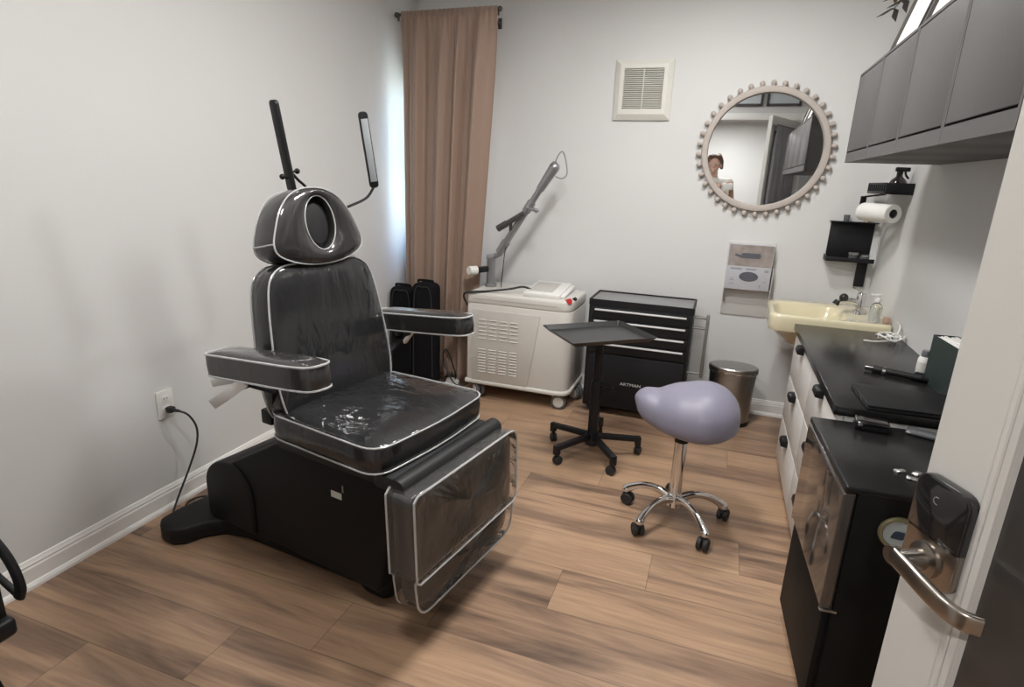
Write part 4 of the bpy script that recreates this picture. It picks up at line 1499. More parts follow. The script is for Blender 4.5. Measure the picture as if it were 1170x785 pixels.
for x, y in ((0.06, 0.03), (0.06, FW - 0.03), (FD - 0.01, 0.03), (FD - 0.01, FW - 0.03)):
    cyl(b, (x, y, 0), (x, y, 0.04), 0.016)
obj('feet', b, M['rubber'], fr)
for o in list(fr.children):
    if o.name.startswith('feet'):
        bpy.data.objects.remove(o)
for x, y in ((0.06, 0.03), (0.06, FW - 0.03), (FD - 0.01, 0.03), (FD - 0.01, FW - 0.03)):
    b = B()
    cyl(b, (x, y, 0), (x, y, 0.04), 0.016)
    obj('foot', b, M['rubber'], fr)
# on the fridge
gc = thing('glasses_case', 'small black case lying on the front edge of the fridge top', 'case', (0.475, 1.80, FH + 0.0), math.radians(-6))
b = B()
box(b, (0.085, 0.048, 0.016), (0, 0, 0.0085), 0.005, 3)
obj('case_bottom', b, M['blackcloth'], gc)
b = B()
box(b, (0.087, 0.050, 0.014), (0, 0.001, 0.0225), 0.006, 3)
obj('case_lid', b, M['blackgloss'], gc)
b = B()
box(b, (0.012, 0.004, 0.008), (-0.03, -0.026, 0.018), 0.001)
obj('clasp', b, M['steel'], gc)
b = B()
box(b, (0.075, 0.05, 0.010), (0.605, 1.815, FH + 0.006), 0.004, rot=(0, 0, -0.35))
tag(obj('foil_sachet', b, M['smoke'], angle=60), 'flat grey glossy sachet on the fridge behind the door edge', 'sachet')
for i, (x, y, a, lb) in enumerate(((0.484, 1.530, 0.5, 'leftmost crumpled silver packet on the fridge top'), (0.503, 1.495, -0.3, 'middle crumpled silver packet on the fridge top'), (0.520, 1.530, 0.9, 'crumpled silver packet on the fridge top nearest the door'))):
    b = B()
    box(b, (0.026, 0.014, 0.006), (x, y, FH + 0.004), 0.002, rot=(0, 0, a))
    tag(obj('silver_packet', b, M['foil']), lb, 'packet', 'silver packets on the fridge')
# round badge on the near side of the fridge
fm = thing('round_magnet', 'round magnet with dull gold rim stuck to the fridge side', 'magnet', (0.470, 1.4055, 0.603), fa)
b = B()
lathe(b, [(0.041, 0.0), (0.041, 0.004), (0.039, 0.008), (0.033, 0.008), (0.032, 0.004), (0, 0.004)], (0, -0.0, 0), 32, MW)
obj('rim', b, M['gold'], fm)
b = B()
lathe(b, [(0.0315, 0.004), (0.0315, 0.006), (0, 0.006)], (0, 0, 0), 32, MW)
fd_ = obj('face', b, M['disc'], fm)
b = B()
prism(b, rpoly([(-0.016, -0.012), (0.012, -0.014), (0.018, 0.006), (-0.008, 0.008)], 0.006), 0.0008, MW @ Matrix.Translation((0, 0, 0.0062)))
obj('emblem', b, M['navy'], fd_)

# ------------------------------------------------------------------ sink
sk = thing('sink', 'cream ceramic sink in the corner under the mirror', 'sink', (0.548, 3.30, 0))
b = B()
so_ = resample(rpoly([(-0.268, -0.225), (0.262, -0.245), (0.262, 0.262), (-0.258, 0.235)], [0.05, 0.03, 0.02, 0.12], 8), 80)
def sc(poly, s, off=(0, 0)):
    return [Vector((p[0] * s + off[0], p[1] * s + off[1])) for p in poly]
ib = resample(rpoly([(-0.235, -0.165), (0.085, -0.185), (0.105, 0.16), (-0.225, 0.17)], [0.08, 0.10, 0.10, 0.10], 8), 80)
lays = [(sc(so_, 0.30, (-0.02, 0)), 0.560), (sc(so_, 0.62, (-0.01, 0)), 0.600), (sc(so_, 0.90), 0.668), (sc(so_, 0.985), 0.676), (sc(so_, 1.0), 0.690), (sc(so_, 1.0), 0.742), (sc(so_, 0.99), 0.754), (sc(so_, 0.97), 0.757), ([p * 1.06 - Vector((-0.004, 0)) for p in ib], 0.752), (ib, 0.744), (sc(ib, 0.93, (-0.004, 0)), 0.69), (sc(ib, 0.70, (-0.02, 0)), 0.625), (sc(ib, 0.3, (-0.045, 0)), 0.612)]
rg = [[b.verts.new((p[0], p[1], z)) for p in poly] for poly, z in lays]
for a, c in zip(rg[:-1], rg[1:]):
    for k in range(80):
        b.faces.new((a[k], a[(k + 1) % 80], c[(k + 1) % 80], c[k]))
b.faces.new(rg[0])
b.faces.new(rg[-1])
obj('basin', b, M['cream'], sk, angle=50)
b = B()
lathe(b, [(0.045, 0.585), (0.04, 0.52), (0.022, 0.50), (0.022, 0.33)], (-0.04, 0.05, 0), 24)
tube(b, spl([(-0.04, 0.05, 0.34), (-0.04, 0.05, 0.28), (0.0, 0.10, 0.25), (0.06, 0.2, 0.26), (0.08, 0.3, 0.30), (0.08, 0.385, 0.30)], 6), 0.02, 12)
obj('drain_pipe', b, mat('brown_grey_pipe', (0.33, 0.27, 0.24), 0.4, noise=0.05), sk)
b = B()
for y in (-0.1, 0.12):
    bar(b, (0.264, y, 0.64), (-0.05, y, 0.615), 0.02, 0.02, 0.003)
obj('wall_bracket', b, M['steel'], sk)
b = B()
lathe(b, [(0.034, 0.752), (0.032, 0.768), (0.024, 0.775), (0.023, 0.85), (0.02, 0.858), (0, 0.860)], (0.165, 0.03, 0), 24)
tube(b, spl([(0.165, 0.03, 0.80), (0.12, 0.025, 0.815), (0.06, 0.02, 0.805)], 6), [0.016] * 6 + [0.015] * 6 + [0.014], 12)
bar(b, (0.165, 0.03, 0.862), (0.115, 0.03, 0.885), 0.022, 0.008, 0.003)
fc = obj('faucet', b, M['chrome'], sk)
b = B()
cyl(b, (0.062, 0.02, 0.812), (0.05, 0.018, 0.792), 0.016, 0.017)
ball(b, (0.085, 0.022, 0.83), 0.022, 14)
obj('faucet_knob', b, M['blackgloss'], fc)
b = B()
lathe(b, [(0.02, 0), (0.02, 0.003), (0, 0.003)], (-0.05, 0.0, 0.612), 20)
obj('drain', b, M['chrome'], sk)
sb = thing('soap_dispenser', 'clear pump bottle standing on the sink rim by the faucet', 'soap bottle', (0.742, 3.135, 0.756))
b = B()
lathe(b, [(0.024, 0.001), (0.026, 0.006), (0.026, 0.070), (0.020, 0.085), (0.011, 0.092), (0.011, 0.100)], n=24)
obj('bottle_body', b, M['clearp'], sb)
b = B()
lathe(b, [(0.013, 0.100), (0.013, 0.112), (0.005, 0.114), (0.005, 0.128), (0.010, 0.129), (0.010, 0.135), (0, 0.136)], n=16)
bar(b, (0, 0, 0.132), (-0.035, -0.005, 0.130), 0.010, 0.006, 0.002)
obj('pump', b, M['white'], sb)
b = B()
box(b, (0.030, 0.020, 0.032), (0.790, 3.12, 0.773), 0.006)
tag(obj('soap_cup', b, mat('tan_bar', (0.42, 0.28, 0.20), 0.4, noise=0.1)), 'small tan block on the sink rim against the wall', 'soap')

# ------------------------------------------------------------------ wall cabinets
uc = []
for k, lb in enumerate(('dark grey wall cabinet nearest the mirror', 'second dark grey wall cabinet from the mirror', 'third dark grey wall cabinet from the mirror', 'dark grey wall cabinet nearest the open door')):
    y1 = 2.935 - k * 0.406
    t = thing('wall_cabinet', lb, 'wall cabinet', (0.460, y1 - 0.404, 1.472), 0, 'row of dark wall cabinets')
    b = B()
    w_ = 0.404
    for s, c in (((0.335, 0.016, 0.348), (0.1845, 0.008, 0.174)), ((0.335, 0.016, 0.348), (0.1845, w_ - 0.008, 0.174)), ((0.335, w_ - 0.032, 0.016), (0.1845, w_ / 2, 0.340)), ((0.335, w_ - 0.032, 0.016), (0.1845, w_ / 2, 0.0085)), ((0.008, w_ - 0.032, 0.33), (0.345, w_ / 2, 0.175))):
        box(b, s, c, 0.001)
    obj('carcass', b, M['cabside'], t)
    b = B()
    box(b, (0.018, w_ - 0.026, 0.292), (0.011, w_ / 2, 0.190), 0.002)
    obj('cabinet_door', b, M['cabgrey'], t)
    b = B()
    picture_frame(b, [(0, 0), (w_, 0), (w_, 0.348), (0, 0.348)], [(0.011, 0.038), (w_ - 0.011, 0.038), (w_ - 0.011, 0.339), (0.011, 0.339)], [(0, 0.0), (0, 0.014), (1, 0.014), (1, 0.0)], frame_M((0.016, 0, 0), (0, 1, 0), (0, 0, 1), (-1, 0, 0)))
    obj('face_frame', b, M['cabgrey'], t, angle=25)
ZU = 1.472 + 0.349
# pictures leaning on top of the cabinets
def leaning(y0, y1, h, x, lab):
    t = thing('framed_canvas', lab, 'picture', (x, (y0 + y1) / 2, ZU), 0)
    lean = math.radians(16)
    Mx = frame_M((0, 0, 0.003), (0, 1, 0), (math.sin(lean), 0, math.cos(lean)), (-math.cos(lean), 0, math.sin(lean)))
    w_ = y1 - y0
    b = B()
    picture_frame(b, [(-w_ / 2, 0), (w_ / 2, 0), (w_ / 2, h), (-w_ / 2, h)], [(-w_ / 2 + 0.012, 0.012), (w_ / 2 - 0.012, 0.012), (w_ / 2 - 0.012, h - 0.012), (-w_ / 2 + 0.012, h - 0.012)], [(0, 0.0), (0, 0.020), (1, 0.020), (1, 0.0)], Mx)
    obj('frame', b, M['cabside'], t)
    b = B()
    box(b, (w_ - 0.02, h - 0.02, 0.006), (0, h / 2, 0.006), M=Mx)
    obj('picture', b, M['canvas'], t)
leaning(2.245, 2.60, 0.42, 0.500, 'leaning pale picture on the cabinets, the one nearer the back wall')
leaning(1.93, 2.235, 0.36, 0.505, 'leaning pale picture on the cabinets, the one nearer the door')
vs = thing('flower_vase', 'brown vase with drooping dried leaves on the cabinet end by the back wall', 'vase', (0.690, 2.70, ZU))
b = B()
lathe(b, [(0.035, 0.001), (0.05, 0.03), (0.055, 0.08), (0.04, 0.13), (0.022, 0.16), (0.026, 0.18)], n=28)
obj('vase_body', b, M['pot'], vs)
for i, (dx, dy, dz, m_) in enumerate(((-0.17, 0.17, 0.25, 'leafgrey'), (-0.19, 0.16, 0.33, 'leafbrown'), (-0.13, 0.16, 0.36, 'leafgrey'), (-0.18, 0.12, 0.30, 'leafbrown'), (-0.10, 0.06, 0.40, 'leafbrown'), (-0.15, 0.19, 0.31, 'leafgrey'), (0.03, -0.04, 0.40, 'leafgrey'))):
    b = B()
    tip = Vector((dx, dy, dz - 0.03))
    mid = Vector((dx * 0.5, dy * 0.5, dz + 0.05))
    tube(b, spl([(0, 0, 0.16), mid, tip], 6), 0.0025, 6)
    d = (tip - mid).normalized()
    sdir = d.cross(Vector((0, 0, 1))).normalized()
    for q in range(3):
        base = mid.lerp(tip, 0.35 + 0.3 * q)
        for sg in (-1, 1):
            lv = (d * 0.5 + sdir * sg + Vector((0, 0, -0.3))).normalized()
            pts = [base, base + lv * 0.03 + d * 0.014, base + lv * 0.075, base + lv * 0.03 - d * 0.016]
            f_ = [b.verts.new(p + Vector((0, 0, 0.001))) for p in pts]
            g_ = [b.verts.new(p - Vector((0, 0, 0.001))) for p in pts]
            b.faces.new(f_)
            b.faces.new(list(reversed(g_)))
            for k in range(4):
                b.faces.new((f_[k], g_[k], g_[(k + 1) % 4], f_[(k + 1) % 4]))
    obj('dried_stem', b, M[m_], vs)

# ------------------------------------------------------------------ racks over the sink
rk = thing('wall_rack', 'black metal rack with slotted rail on the right wall over the sink', 'wall rack', (XR, 3.42, 1.35))
b = B()
box(b, (0.115, 0.38, 0.006), (-0.059, 0, 0.0), 0.001)
obj('rack_shelf', b, M['blackmetal'], rk)
b = B()
for z, h_ in ((0.006, 0.008), (0.046, 0.008)):
    box(b, (0.004, 0.38, h_), (-0.115, 0, z), 0.001)
for k in range(10):
    box(b, (0.004, 0.010, 0.04), (-0.115, -0.185 + k * 0.0411, 0.026), 0.0005)
obj('slotted_rail', b, M['blackmetal'], rk)
for s in (-1, 1):
    b = B()
    box(b, (0.114, 0.004, 0.050), (-0.058, s * 0.188, 0.024), 0.001)
    obj('end_plate', b, M['blackmetal'], rk)
b = B()
box(b, (0.004, 0.38, 0.05), (-0.003, 0, 0.024), 0.001)
obj('rack_back', b, M['blackmetal'], rk)
pt = thing('paper_towel_roll', 'white paper towel roll hanging below the black rack', 'paper towel', (XR - 0.104, 3.345, 1.258), math.radians(25))
b = B()
My = frame_M((0, 0, 0), (1, 0, 0), (0, 0, 1), (0, -1, 0))
rr_ = [(0.021, -0.105), (0.042, -0.105), (0.044, -0.103), (0.044, 0.103), (0.042, 0.105), (0.021, 0.105)]
rgs = [[b.verts.new(My @ Vector((r * math.cos(2 * PI * k / 36), r * math.sin(2 * PI * k / 36), z))) for k in range(36)] for r, z in rr_]
for a, c in zip(rgs, rgs[1:] + rgs[:1]):
    for k in range(36):
        b.faces.new((a[k], a[(k + 1) % 36], c[(k + 1) % 36], c[k]))
obj('roll', b, M['paper'], pt)
b = B()
rr_ = [(0.0185, -0.104), (0.0208, -0.104), (0.0208, 0.104), (0.0185, 0.104)]
rgs = [[b.verts.new(My @ Vector((r * math.cos(2 * PI * k / 24), r * math.sin(2 * PI * k / 24), z))) for k in range(24)] for r, z in rr_]
for a, c in zip(rgs, rgs[1:] + rgs[:1]):
    for k in range(24):
        b.faces.new((a[k], a[(k + 1) % 24], c[(k + 1) % 24], c[k]))
obj('core', b, M['card'], pt)
b = B()
cyl(b, (0, -0.100, 0), (0, 0.128, 0), 0.012)
bar(b, (0, 0.124, -0.012), (0, 0.124, 0.075), 0.030, 0.006, 0.001, (0, 1, 0))
bar(b, (0, 0.124, 0.072), (0.085, 0.085, 0.088), 0.022, 0.008, 0.001)
obj('holder_bar', b, M['blackmetal'], pt)
sp_ = thing('spray_bottle', 'black trigger spray bottle standing in the wall rack', 'spray bottle', (XR - 0.062, 3.275, 1.3535), math.radians(10))
b = B()
lathe(b, [(0.038, 0.0), (0.040, 0.004), (0.040, 0.040), (0.032, 0.058), (0.014, 0.075), (0.012, 0.088)], n=24)
obj('bottle_body', b, M['blackgloss'], sp_)
b = B()
cyl(b, (0, 0, 0.084), (0, 0, 0.098), 0.013)
box(b, (0.062, 0.018, 0.020), (0.010, 0, 0.1075), 0.005)
obj('spray_head', b, M['black'], sp_)
b = B()
tube(b, spl([(0.022, 0, 0.100), (0.028, 0, 0.082), (0.042, 0, 0.066)], 5), [0.005] * 10 + [0.003], 8)
obj('trigger', b, M['black'], sp_)
# corner organiser
og = thing('corner_organiser', 'black corner organiser tray on the back wall beside the mirror', 'wall organiser', (0.676, YB, 0.985))
b = B()
box(b, (0.215, 0.004, 0.205), (0, -0.003, 0.105), 0.001)
obj('back_plate', b, M['blackmetal'], og)
b = B()
box(b, (0.232, 0.10, 0.005), (0, -0.055, 0.0), 0.001)
box(b, (0.232, 0.004, 0.022), (0, -0.104, 0.010), 0.001)
box(b, (0.004, 0.10, 0.03), (-0.115, -0.055, 0.012), 0.001)
obj('tray', b, M['blackmetal'], og)
b = B()
box(b, (0.232, 0.055, 0.005), (0, -0.030, 0.2075), 0.001)
obj('top_ledge', b, M['blackmetal'], og)
b = B()
box(b, (0.050, 0.020, 0.135), (0.082, -0.012, -0.075), 0.004)
obj('mount_strip', b, M['blackmetal'], og)
for i, (x, h_, lb) in enumerate(((0.012, 0.045, 'left grey glass jar in the corner organiser'), (0.066, 0.036, 'right grey glass jar in the corner organiser'))):
    j = thing('jar', lb, 'jar', (0.684 + x, YB - 0.060, 0.988), 0, 'jars in the corner organiser')
    b = B()
    lathe(b, [(0.022, 0), (0.024, 0.003), (0.024, h_ * 0.7), (0.022, h_ * 0.75)], n=20)
    obj('jar_body', b, M['smoke'], j)
    b = B()
    lathe(b, [(0.025, h_ * 0.75), (0.025, h_), (0, h_)], n=20)
    obj('lid', b, M['steel'], j)
cp = obj('small_cup', lathe(B(), [(0.014, 0.0), (0.016, 0.034), (0.0135, 0.034), (0.012, 0.004), (0, 0.004)], n=20), M['smoke'])
cp.location = (0.636, YB - 0.030, 1.1955)
tag(cp, 'small grey cup on the top ledge of the corner organiser', 'cup')
tn = obj('tan_figure', lathe(B(), [(0.016, 0), (0.018, 0.02), (0.010, 0.045), (0.013, 0.065), (0.008, 0.085), (0, 0.088)], n=16), mat('tan_wood', (0.42, 0.33, 0.25), 0.6, noise=0.15))
tn.location = (0.735, YB - 0.030, 1.1955)
tag(tn, 'tiny tan turned ornament on the ledge beside the paper towel', 'ornament')

# ------------------------------------------------------------------ open door at the right
dv = Vector((-0.412, 0.911, 0)).normalized()      # hinge -> free edge
nv = Vector((-dv.y, dv.x, 0))                     # towards the room's left, the face the camera sees
F0 = Vector((0.300, 0.850, 0))
DW = 0.80
# door local frame: x from free edge back to the hinge, y = out of the seen face, z up
MD = frame_M(F0, -dv, nv, (0, 0, 1))
door = bpy.data.objects.new('door_1', None)
door.matrix_world = MD
door['kind'] = 'structure'
COL.objects.link(door)
TT = 0.036
gx0, gx1, gz0, gz1 = 0.108, DW - 0.108, 0.25, 1.90
b = B()
for s, c in (((gx0, TT, 2.02), (gx0 / 2, -TT / 2, 1.02)), ((DW - gx1, TT, 2.02), ((DW + gx1) / 2, -TT / 2, 1.02)), ((gx1 - gx0, TT, gz0 - 0.01), ((gx0 + gx1) / 2, -TT / 2, (gz0 + 0.01) / 2)), ((gx1 - gx0, TT, 2.03 - gz1), ((gx0 + gx1) / 2, -TT / 2, (2.03 + gz1) / 2))):
    box(b, s, c)
def dobj(name, b, m, parent=door, **k):
    return obj(name, b, m, parent, **k)
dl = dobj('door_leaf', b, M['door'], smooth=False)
b = B()
og_ = [(gx0 - 0.020, gz0 - 0.020), (gx1 + 0.020, gz0 - 0.020), (gx1 + 0.020, gz1 + 0.020), (gx0 - 0.020, gz1 + 0.020)]
ig_ = [(gx0 + 0.002, gz0 + 0.002), (gx1 - 0.002, gz0 + 0.002), (gx1 - 0.002, gz1 - 0.002), (gx0 + 0.002, gz1 - 0.002)]
picture_frame(b, og_, ig_, [(0, 0), (0.0, 0.004), (0.3, 0.005), (0.42, 0.002), (0.55, 0.006), (0.85, 0.003), (1.0, -0.006), (1.0, -0.012)], frame_M((0, 0, 0), (1, 0, 0), (0, 0, 1), (0, 1, 0)))
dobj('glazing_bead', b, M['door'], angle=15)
b = B()
box(b, (gx1 - gx0, 0.008, gz1 - gz0), ((gx0 + gx1) / 2, -TT / 2 + 0.008, (gz0 + gz1) / 2))
dobj('dark_glass', b, M['dglass'])
# lock plate: black keypad above, nickel below
MDf = frame_M((0, 0, 0), (1, 0, 0), (0, 0, 1), (0, 1, 0))
b = B()
prism(b, rpoly([(0.004, 0.930), (0.088, 0.930), (0.088, 1.010), (0.004, 1.010)], [0.002, 0.002, 0.022, 0.022], 6), 0.016, MDf, 0.003)
kp = dobj('keypad', b, M['blackgloss'])
kp['label'] = 'black keypad half of the lock plate'
b = B()
for x, z in ((0.042, 0.982),):
    tube(b, [MDf @ Vector((x + 0.005 * math.cos(a), z + 0.005 * math.sin(a), 0.0165)) for a in [PI * 0.4 + i * PI * 1.2 / 8 for i in range(9)]], 0.0006, 5)
obj('key_marks', b, mat('grey_mark', (0.20, 0.20, 0.20), 0.5), kp)
b = B()
prism(b, rpoly([(0.004, 0.872), (0.088, 0.872), (0.088, 0.931), (0.004, 0.931)], [0.016, 0.016, 0.001, 0.001], 6), 0.014, MDf, 0.003)
pt_ = dobj('lock_plate', b, M['nickel'])
b = B()
lathe(b, [(0.024, 0.014), (0.023, 0.020), (0.014, 0.022), (0.012, 0.053)], (0, 0, 0), 28, MDf @ Matrix.Translation((0.046, 0.899, 0)))
lv_ = dobj('lever', b, M['nickel'])
b = B()
pts = [Vector((0.036, 0.052, 0.899)), Vector((0.060, 0.054, 0.898)), Vector((0.095, 0.057, 0.896)), Vector((0.128, 0.056, 0.893)), Vector((0.146, 0.048, 0.891)), Vector((0.155, 0.034, 0.890))]
pp = spl(pts, 6)
rings = []
for i in range(len(pp)):
    t_ = (pp[min(i + 1, len(pp) - 1)] - pp[max(i - 1, 0)]).normalized()
    upv = Vector((0, 0, 1))
    sd = upv.cross(t_).normalized()
    rings.append([b.verts.new(pp[i] + sd * q[0] + upv * q[1]) for q in rrect(0.011, 0.0245, 0.004, 3)])
for a, c in zip(rings[:-1], rings[1:]):
    for k in range(len(a)):
        b.faces.new((a[k], a[(k + 1) % len(a)], c[(k + 1) % len(a)], c[k]))
b.faces.new(rings[0])
b.faces.new(rings[-1])
cyl(b, (0.036, 0.0465, 0.899), (0.036, 0.0575, 0.899), 0.01225, n=20)
obj('lever_arm', b, M['nickel'], lv_)
for z in (0.25, 1.0, 1.80):
    b = B()
    cyl(b, (DW + 0.004, -0.004, z - 0.045), (DW + 0.004, -0.004, z + 0.045), 0.007)
    dobj('door_hinge', b, M['nickel'])
# gathered grey curtain over the hidden side of the door glass (shows in the mirror)
b = B()
drape(b, 0.06, 0.74, 0.74, 1.94, 0.22, -TT - 0.035, 9, 0.012, nx=140, nz=16, seed=9)
dc = obj('door_curtain', b, M['greycloth'], angle=180)
dc.matrix_world = MD
tag(dc, 'grey gathered curtain on the back of the glazed door, seen in the mirror', 'door curtain')
dc.modifiers.new('thickness', 'SOLIDIFY').thickness = 0.002
cr = obj('door_curtain_rod', B(), M['rodm'])
bpy.data.objects.remove(cr)
b = B()
cyl(b, (0.04, -TT - 0.035, 1.945), (0.76, -TT - 0.035, 1.945), 0.006)
for x in (0.05, 0.75):
    bar(b, (x, -TT - 0.035, 1.945), (x, -TT + 0.001, 1.945), 0.01, 0.01, 0.001)
obj('curtain_bar', b, M['rodm'], door)

# ------------------------------------------------------------------ black chair cut by the left edge
bc = thing('black_armchair', 'black chair with looped armrest cut off at the lower left', 'chair', (-1.62, 0.43, 0))
b = B()
box(b, (0.46, 0.44, 0.045), (0.06, -0.02, 0.388), 0.012, 3)
obj('seat', b, M['black'], bc)
for sy in (-1, 1):
    for sx in (-1, 1):
        b = B()
        top = Vector((0.06 + sx * 0.085, -0.02 + sy * 0.175, 0.372))
        bar(b, top, Vector((0.06 + sx * 0.255, -0.02 + sy * 0.19, 0.004)), 0.030, 0.030, 0.004, (1, 0, 0))
        obj('leg', b, M['black'], bc)
for y_ in (0.185, -0.20):
    b = B()
    tube(b, spl([(0.10, y_, 0.55), (0.20, y_, 0.585), (0.29, y_, 0.610), (0.318, y_, 0.600), (0.345, y_, 0.565), (0.357, y_, 0.52), (0.345, y_, 0.490)], 8), 0.014, 10, flat=0.6)
    bar(b, (0.348, y_, 0.490), (0.262, y_, 0.535), 0.012, 0.012, 0.003)
    bar(b, (0.345, y_, 0.492), (0.20, y_, 0.555), 0.010, 0.010, 0.003)
    bar(b, (0.262, y_, 0.535), (0.262, y_, 0.40), 0.018, 0.014, 0.003, (1, 0, 0))
    bar(b, (0.11, y_, 0.555), (0.07, y_, 0.40), 0.018, 0.014, 0.003, (1, 0, 0))
    obj('armrest', b, M['black'], bc)
b = B()
prism(b, rpoly([(-0.22, 0.38), (0.18, 0.38), (0.16, 0.78), (-0.20, 0.78)], 0.06, 6), 0.03, frame_M((-0.10, 0, 0), (0, 1, 0), (-0.12, 0, 1), (1, 0, 0)), 0.008)
obj('backrest', b, M['black'], bc)

# ------------------------------------------------------------------ photographer standing in the doorway (seen in the mirror)
pr = thing('person', 'person in a cream top and dark trousers holding up a phone, seen in the mirror', 'person', (-0.175, -0.30, 0))
def caps(bm, pts):
    """overlapping tapered capsules; pts = [(x,y,z,r),...]"""
    for a, c in zip(pts[:-1], pts[1:]):
        pa, pb = Vector(a[:3]), Vector(c[:3])
        n_s = max(2, int((pb - pa).length / (min(a[3], c[3]) * 0.6)))
        for i in range(n_s + 1):
            t = i / n_s
            ball(bm, pa.lerp(pb, t), a[3] + (c[3] - a[3]) * t, 12)
def remesh(bm, name, m, parent, vox, smooth_it=6, thick=0.0):
    o = obj(name, bm, m, parent, angle=180)
    md = o.modifiers.new('remesh', 'REMESH')
    md.mode = 'VOXEL'
    md.voxel_size = vox
    md.use_smooth_shade = True
    sm = o.modifiers.new('smooth', 'SMOOTH')
    sm.iterations = smooth_it
    dg = bpy.context.evaluated_depsgraph_get()
    me = bpy.data.meshes.new_from_object(o.evaluated_get(dg))
    o.modifiers.clear()
    old = o.data
    o.data = me
    bpy.data.meshes.remove(old)
    me.name = name
    return o
# joints (x right, y forward)
EL = {1: (0.235, 0.03, 1.10), -1: (-0.205, 0.05, 1.10)}
WR = {1: (0.225, 0.205, 1.305), -1: (0.090, 0.215, 1.290)}
SHD = {1: (0.175, -0.02, 1.385), -1: (-0.175, -0.02, 1.385)}
b = B()
caps(b, [(0, -0.01, 0.93, 0.125), (0, 0.0, 1.08, 0.115), (0, -0.005, 1.25, 0.125), (0, -0.015, 1.36, 0.105)])
caps(b, [(-0.06, -0.01, 0.93, 0.11), (0.06, -0.01, 0.93, 0.11)])
caps(b, [(-0.10, -0.01, 1.28, 0.095), (0.10, -0.01, 1.28, 0.095)])
caps(b, [(-0.16, -0.02, 1.375, 0.058), (0, -0.02, 1.40, 0.062), (0.16, -0.02, 1.375, 0.058)])
caps(b, [(0, -0.02, 1.40, 0.055), (0, 0.0, 1.50, 0.050)])
for s in (-1, 1):
    caps(b, [(*SHD[s], 0.052), (*EL[s], 0.038), (*WR[s], 0.026)])
    caps(b, [(s * 0.085, -0.01, 0.90, 0.088), (s * 0.095, 0.0, 0.50, 0.055), (s * 0.095, -0.02, 0.36, 0.055), (s * 0.10, -0.03, 0.09, 0.036)])
    caps(b, [(s * 0.10, -0.045, 0.045, 0.036), (s * 0.105, 0.06, 0.035, 0.034), (s * 0.11, 0.14, 0.028, 0.026)])
# head: skull, jaw, nose, ears, lips
ball(b, (0, -0.005, 1.615), 0.078, 24, (0.96, 1.18, 1.12))
ball(b, (0, 0.035, 1.555), 0.056, 20, (0.95, 0.95, 1.05))
caps(b, [(0, 0.085, 1.605, 0.010), (0, 0.098, 1.572, 0.014)])
ball(b, (0, 0.083, 1.535), 0.016, 12, (1.4, 0.7, 0.6))
ball(b, (0, 0.078, 1.512), 0.017, 12)
for s in (-1, 1):
    ball(b, (s * 0.078, -0.005, 1.585), 0.022, 12, (0.45, 0.9, 1.3))
    ball(b, (s * 0.032, 0.078, 1.628), 0.013, 10, (1.6, 0.7, 0.6))
    # hand: palm, thumb and four bent fingers closing on the phone's end
    w0 = Vector(WR[s])
    palm = w0 + Vector((-0.010 if s > 0 else -0.012, 0.018, 0.055))
    caps(b, [(*w0, 0.026), (*palm, 0.027)])
    ball(b, palm + Vector((0, 0.0, 0.006)), 0.032, 12, (0.75, 0.6, 1.1))
    for q in range(4):
        r0 = palm + Vector((s * 0.012, 0.010 + 0.0, 0.030 - q * 0.017))
        Lf = (0.9, 1.0, 0.95, 0.75)[q]
        k1 = r0 + Vector((s * 0.004, 0.028 * Lf, 0.006))
        k2 = k1 + Vector((-s * 0.024 * Lf, 0.012, 0.002))
        k3 = k2 + Vector((-s * 0.020 * Lf, 0.000, 0.0))
        caps(b, [(*r0, 0.0095), (*k1, 0.0088), (*k2, 0.008), (*k3, 0.007)])
    t0 = palm + Vector((-s * 0.012, -0.004, 0.020))
    caps(b, [(*t0, 0.012), (*(t0 + Vector((-s * 0.022, 0.006, 0.012))), 0.0105), (*(t0 + Vector((-s * 0.044, 0.018, 0.010))), 0.009)])
body = remesh(b, 'body', M['skin'], pr, 0.0055, 5)
# hair
b = B()
ball(b, (0, -0.022, 1.635), 0.086, 24, (1.02, 1.14, 1.06))
ball(b, (0, -0.075, 1.60), 0.062, 18, (1.1, 0.9, 1.2))
for s in (-1, 1):
    caps(b, [(s * 0.055, 0.035, 1.685, 0.025), (s * 0.082, -0.01, 1.64, 0.020), (s * 0.085, -0.035, 1.56, 0.020)])
ball(b, (0.035, -0.10, 1.70), 0.038, 14)
hair = remesh(b, 'hair', M['hair'], pr, 0.007, 4)
for s in (-1, 1):
    b = B()
    ball(b, (s * 0.030, 0.0735, 1.605), 0.0125, 14)
    e_ = obj('eye', b, M['eye'], pr)
    b = B()
    ball(b, (s * 0.030, 0.0815, 1.605), 0.0058, 10)
    obj('iris', b, M['hair'], e_)
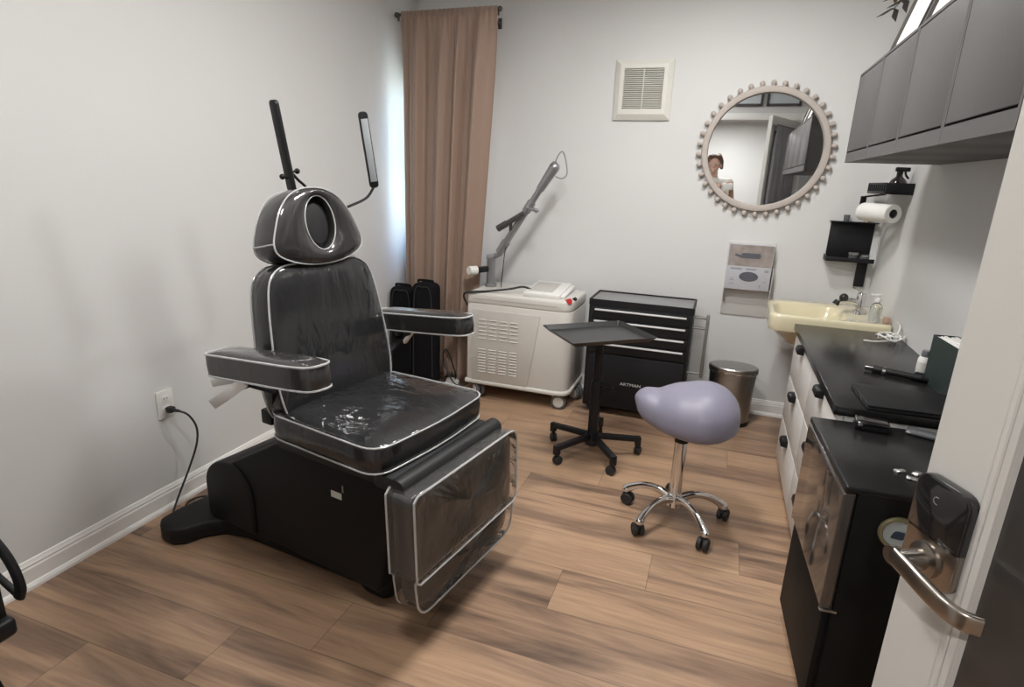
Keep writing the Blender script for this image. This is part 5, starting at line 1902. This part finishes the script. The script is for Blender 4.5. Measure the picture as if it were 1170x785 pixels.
# top with elbow-length sleeves
b = B()
caps(b, [(0, -0.01, 0.86, 0.150), (0, 0.0, 1.08, 0.135), (0, -0.005, 1.25, 0.142), (0, -0.015, 1.35, 0.118)])
caps(b, [(-0.08, -0.01, 0.88, 0.125), (0.08, -0.01, 0.88, 0.125)])
caps(b, [(-0.10, -0.01, 1.28, 0.112), (0.10, -0.01, 1.28, 0.112)])
caps(b, [(-0.16, -0.02, 1.375, 0.070), (0, -0.02, 1.395, 0.072), (0.16, -0.02, 1.375, 0.070)])
for s in (-1, 1):
    e = Vector(SHD[s]).lerp(Vector(EL[s]), 0.95)
    caps(b, [(*SHD[s], 0.068), (*e, 0.056)])
remesh(b, 'top', M['shirt'], pr, 0.010, 6)
b = B()
for s in (-1, 1):
    caps(b, [(s * 0.085, -0.01, 0.88, 0.100), (s * 0.095, 0.0, 0.50, 0.072), (s * 0.10, -0.025, 0.11, 0.062)])
caps(b, [(-0.06, -0.01, 0.90, 0.125), (0.06, -0.01, 0.90, 0.125)])
remesh(b, 'trousers', M['trouser'], pr, 0.010, 4)
for s in (-1, 1):
    b = B()
    prism(b, [(p[0] + s * 0.107, p[1]) for p in rpoly([(-0.046, -0.09), (0.046, -0.09), (0.052, 0.10), (0.03, 0.185), (-0.03, 0.185), (-0.052, 0.10)], 0.04, 5)], 0.078, Matrix.Translation((0, 0, 0.001)), 0.02, 3)
    obj('shoe', b, M['trouser'], pr)
ph = thing('phone', 'pale phone held up by the person in the doorway', 'phone', (0.0, 0.0, 0.0))
fw = RZ
phM = frame_M(Vector((-0.018, 0, HC)) - Vector(fw) * 0.016, RX, -RY, -RZ)
b = B()
prism(b, rrect(0.155, 0.075, 0.010), 0.008, phM @ Matrix.Translation((0.0, -0.020, 0.0)), 0.002)
obj('phone_body', b, M['white'], ph)
b = B()
prism(b, rrect(0.147, 0.067, 0.007), 0.0006, phM @ Matrix.Translation((0.0, -0.020, 0.0081)))
obj('phone_screen', b, M['blackgloss'], ph)

# ------------------------------------------------------------------ view
SC.view_settings.view_transform = 'Standard'
SC.view_settings.look = 'None'
SC.view_settings.gamma = 1.0
SC.view_settings.use_curve_mapping = False
SC.view_settings.exposure = 0.08
SC.cycles.max_bounces = 8
SC.cycles.diffuse_bounces = 4
SC.cycles.glossy_bounces = 4
SC.cycles.transparent_max_bounces = 10
SC.cycles.caustics_reflective = False
SC.cycles.caustics_refractive = False
SC.cycles.use_denoising = True
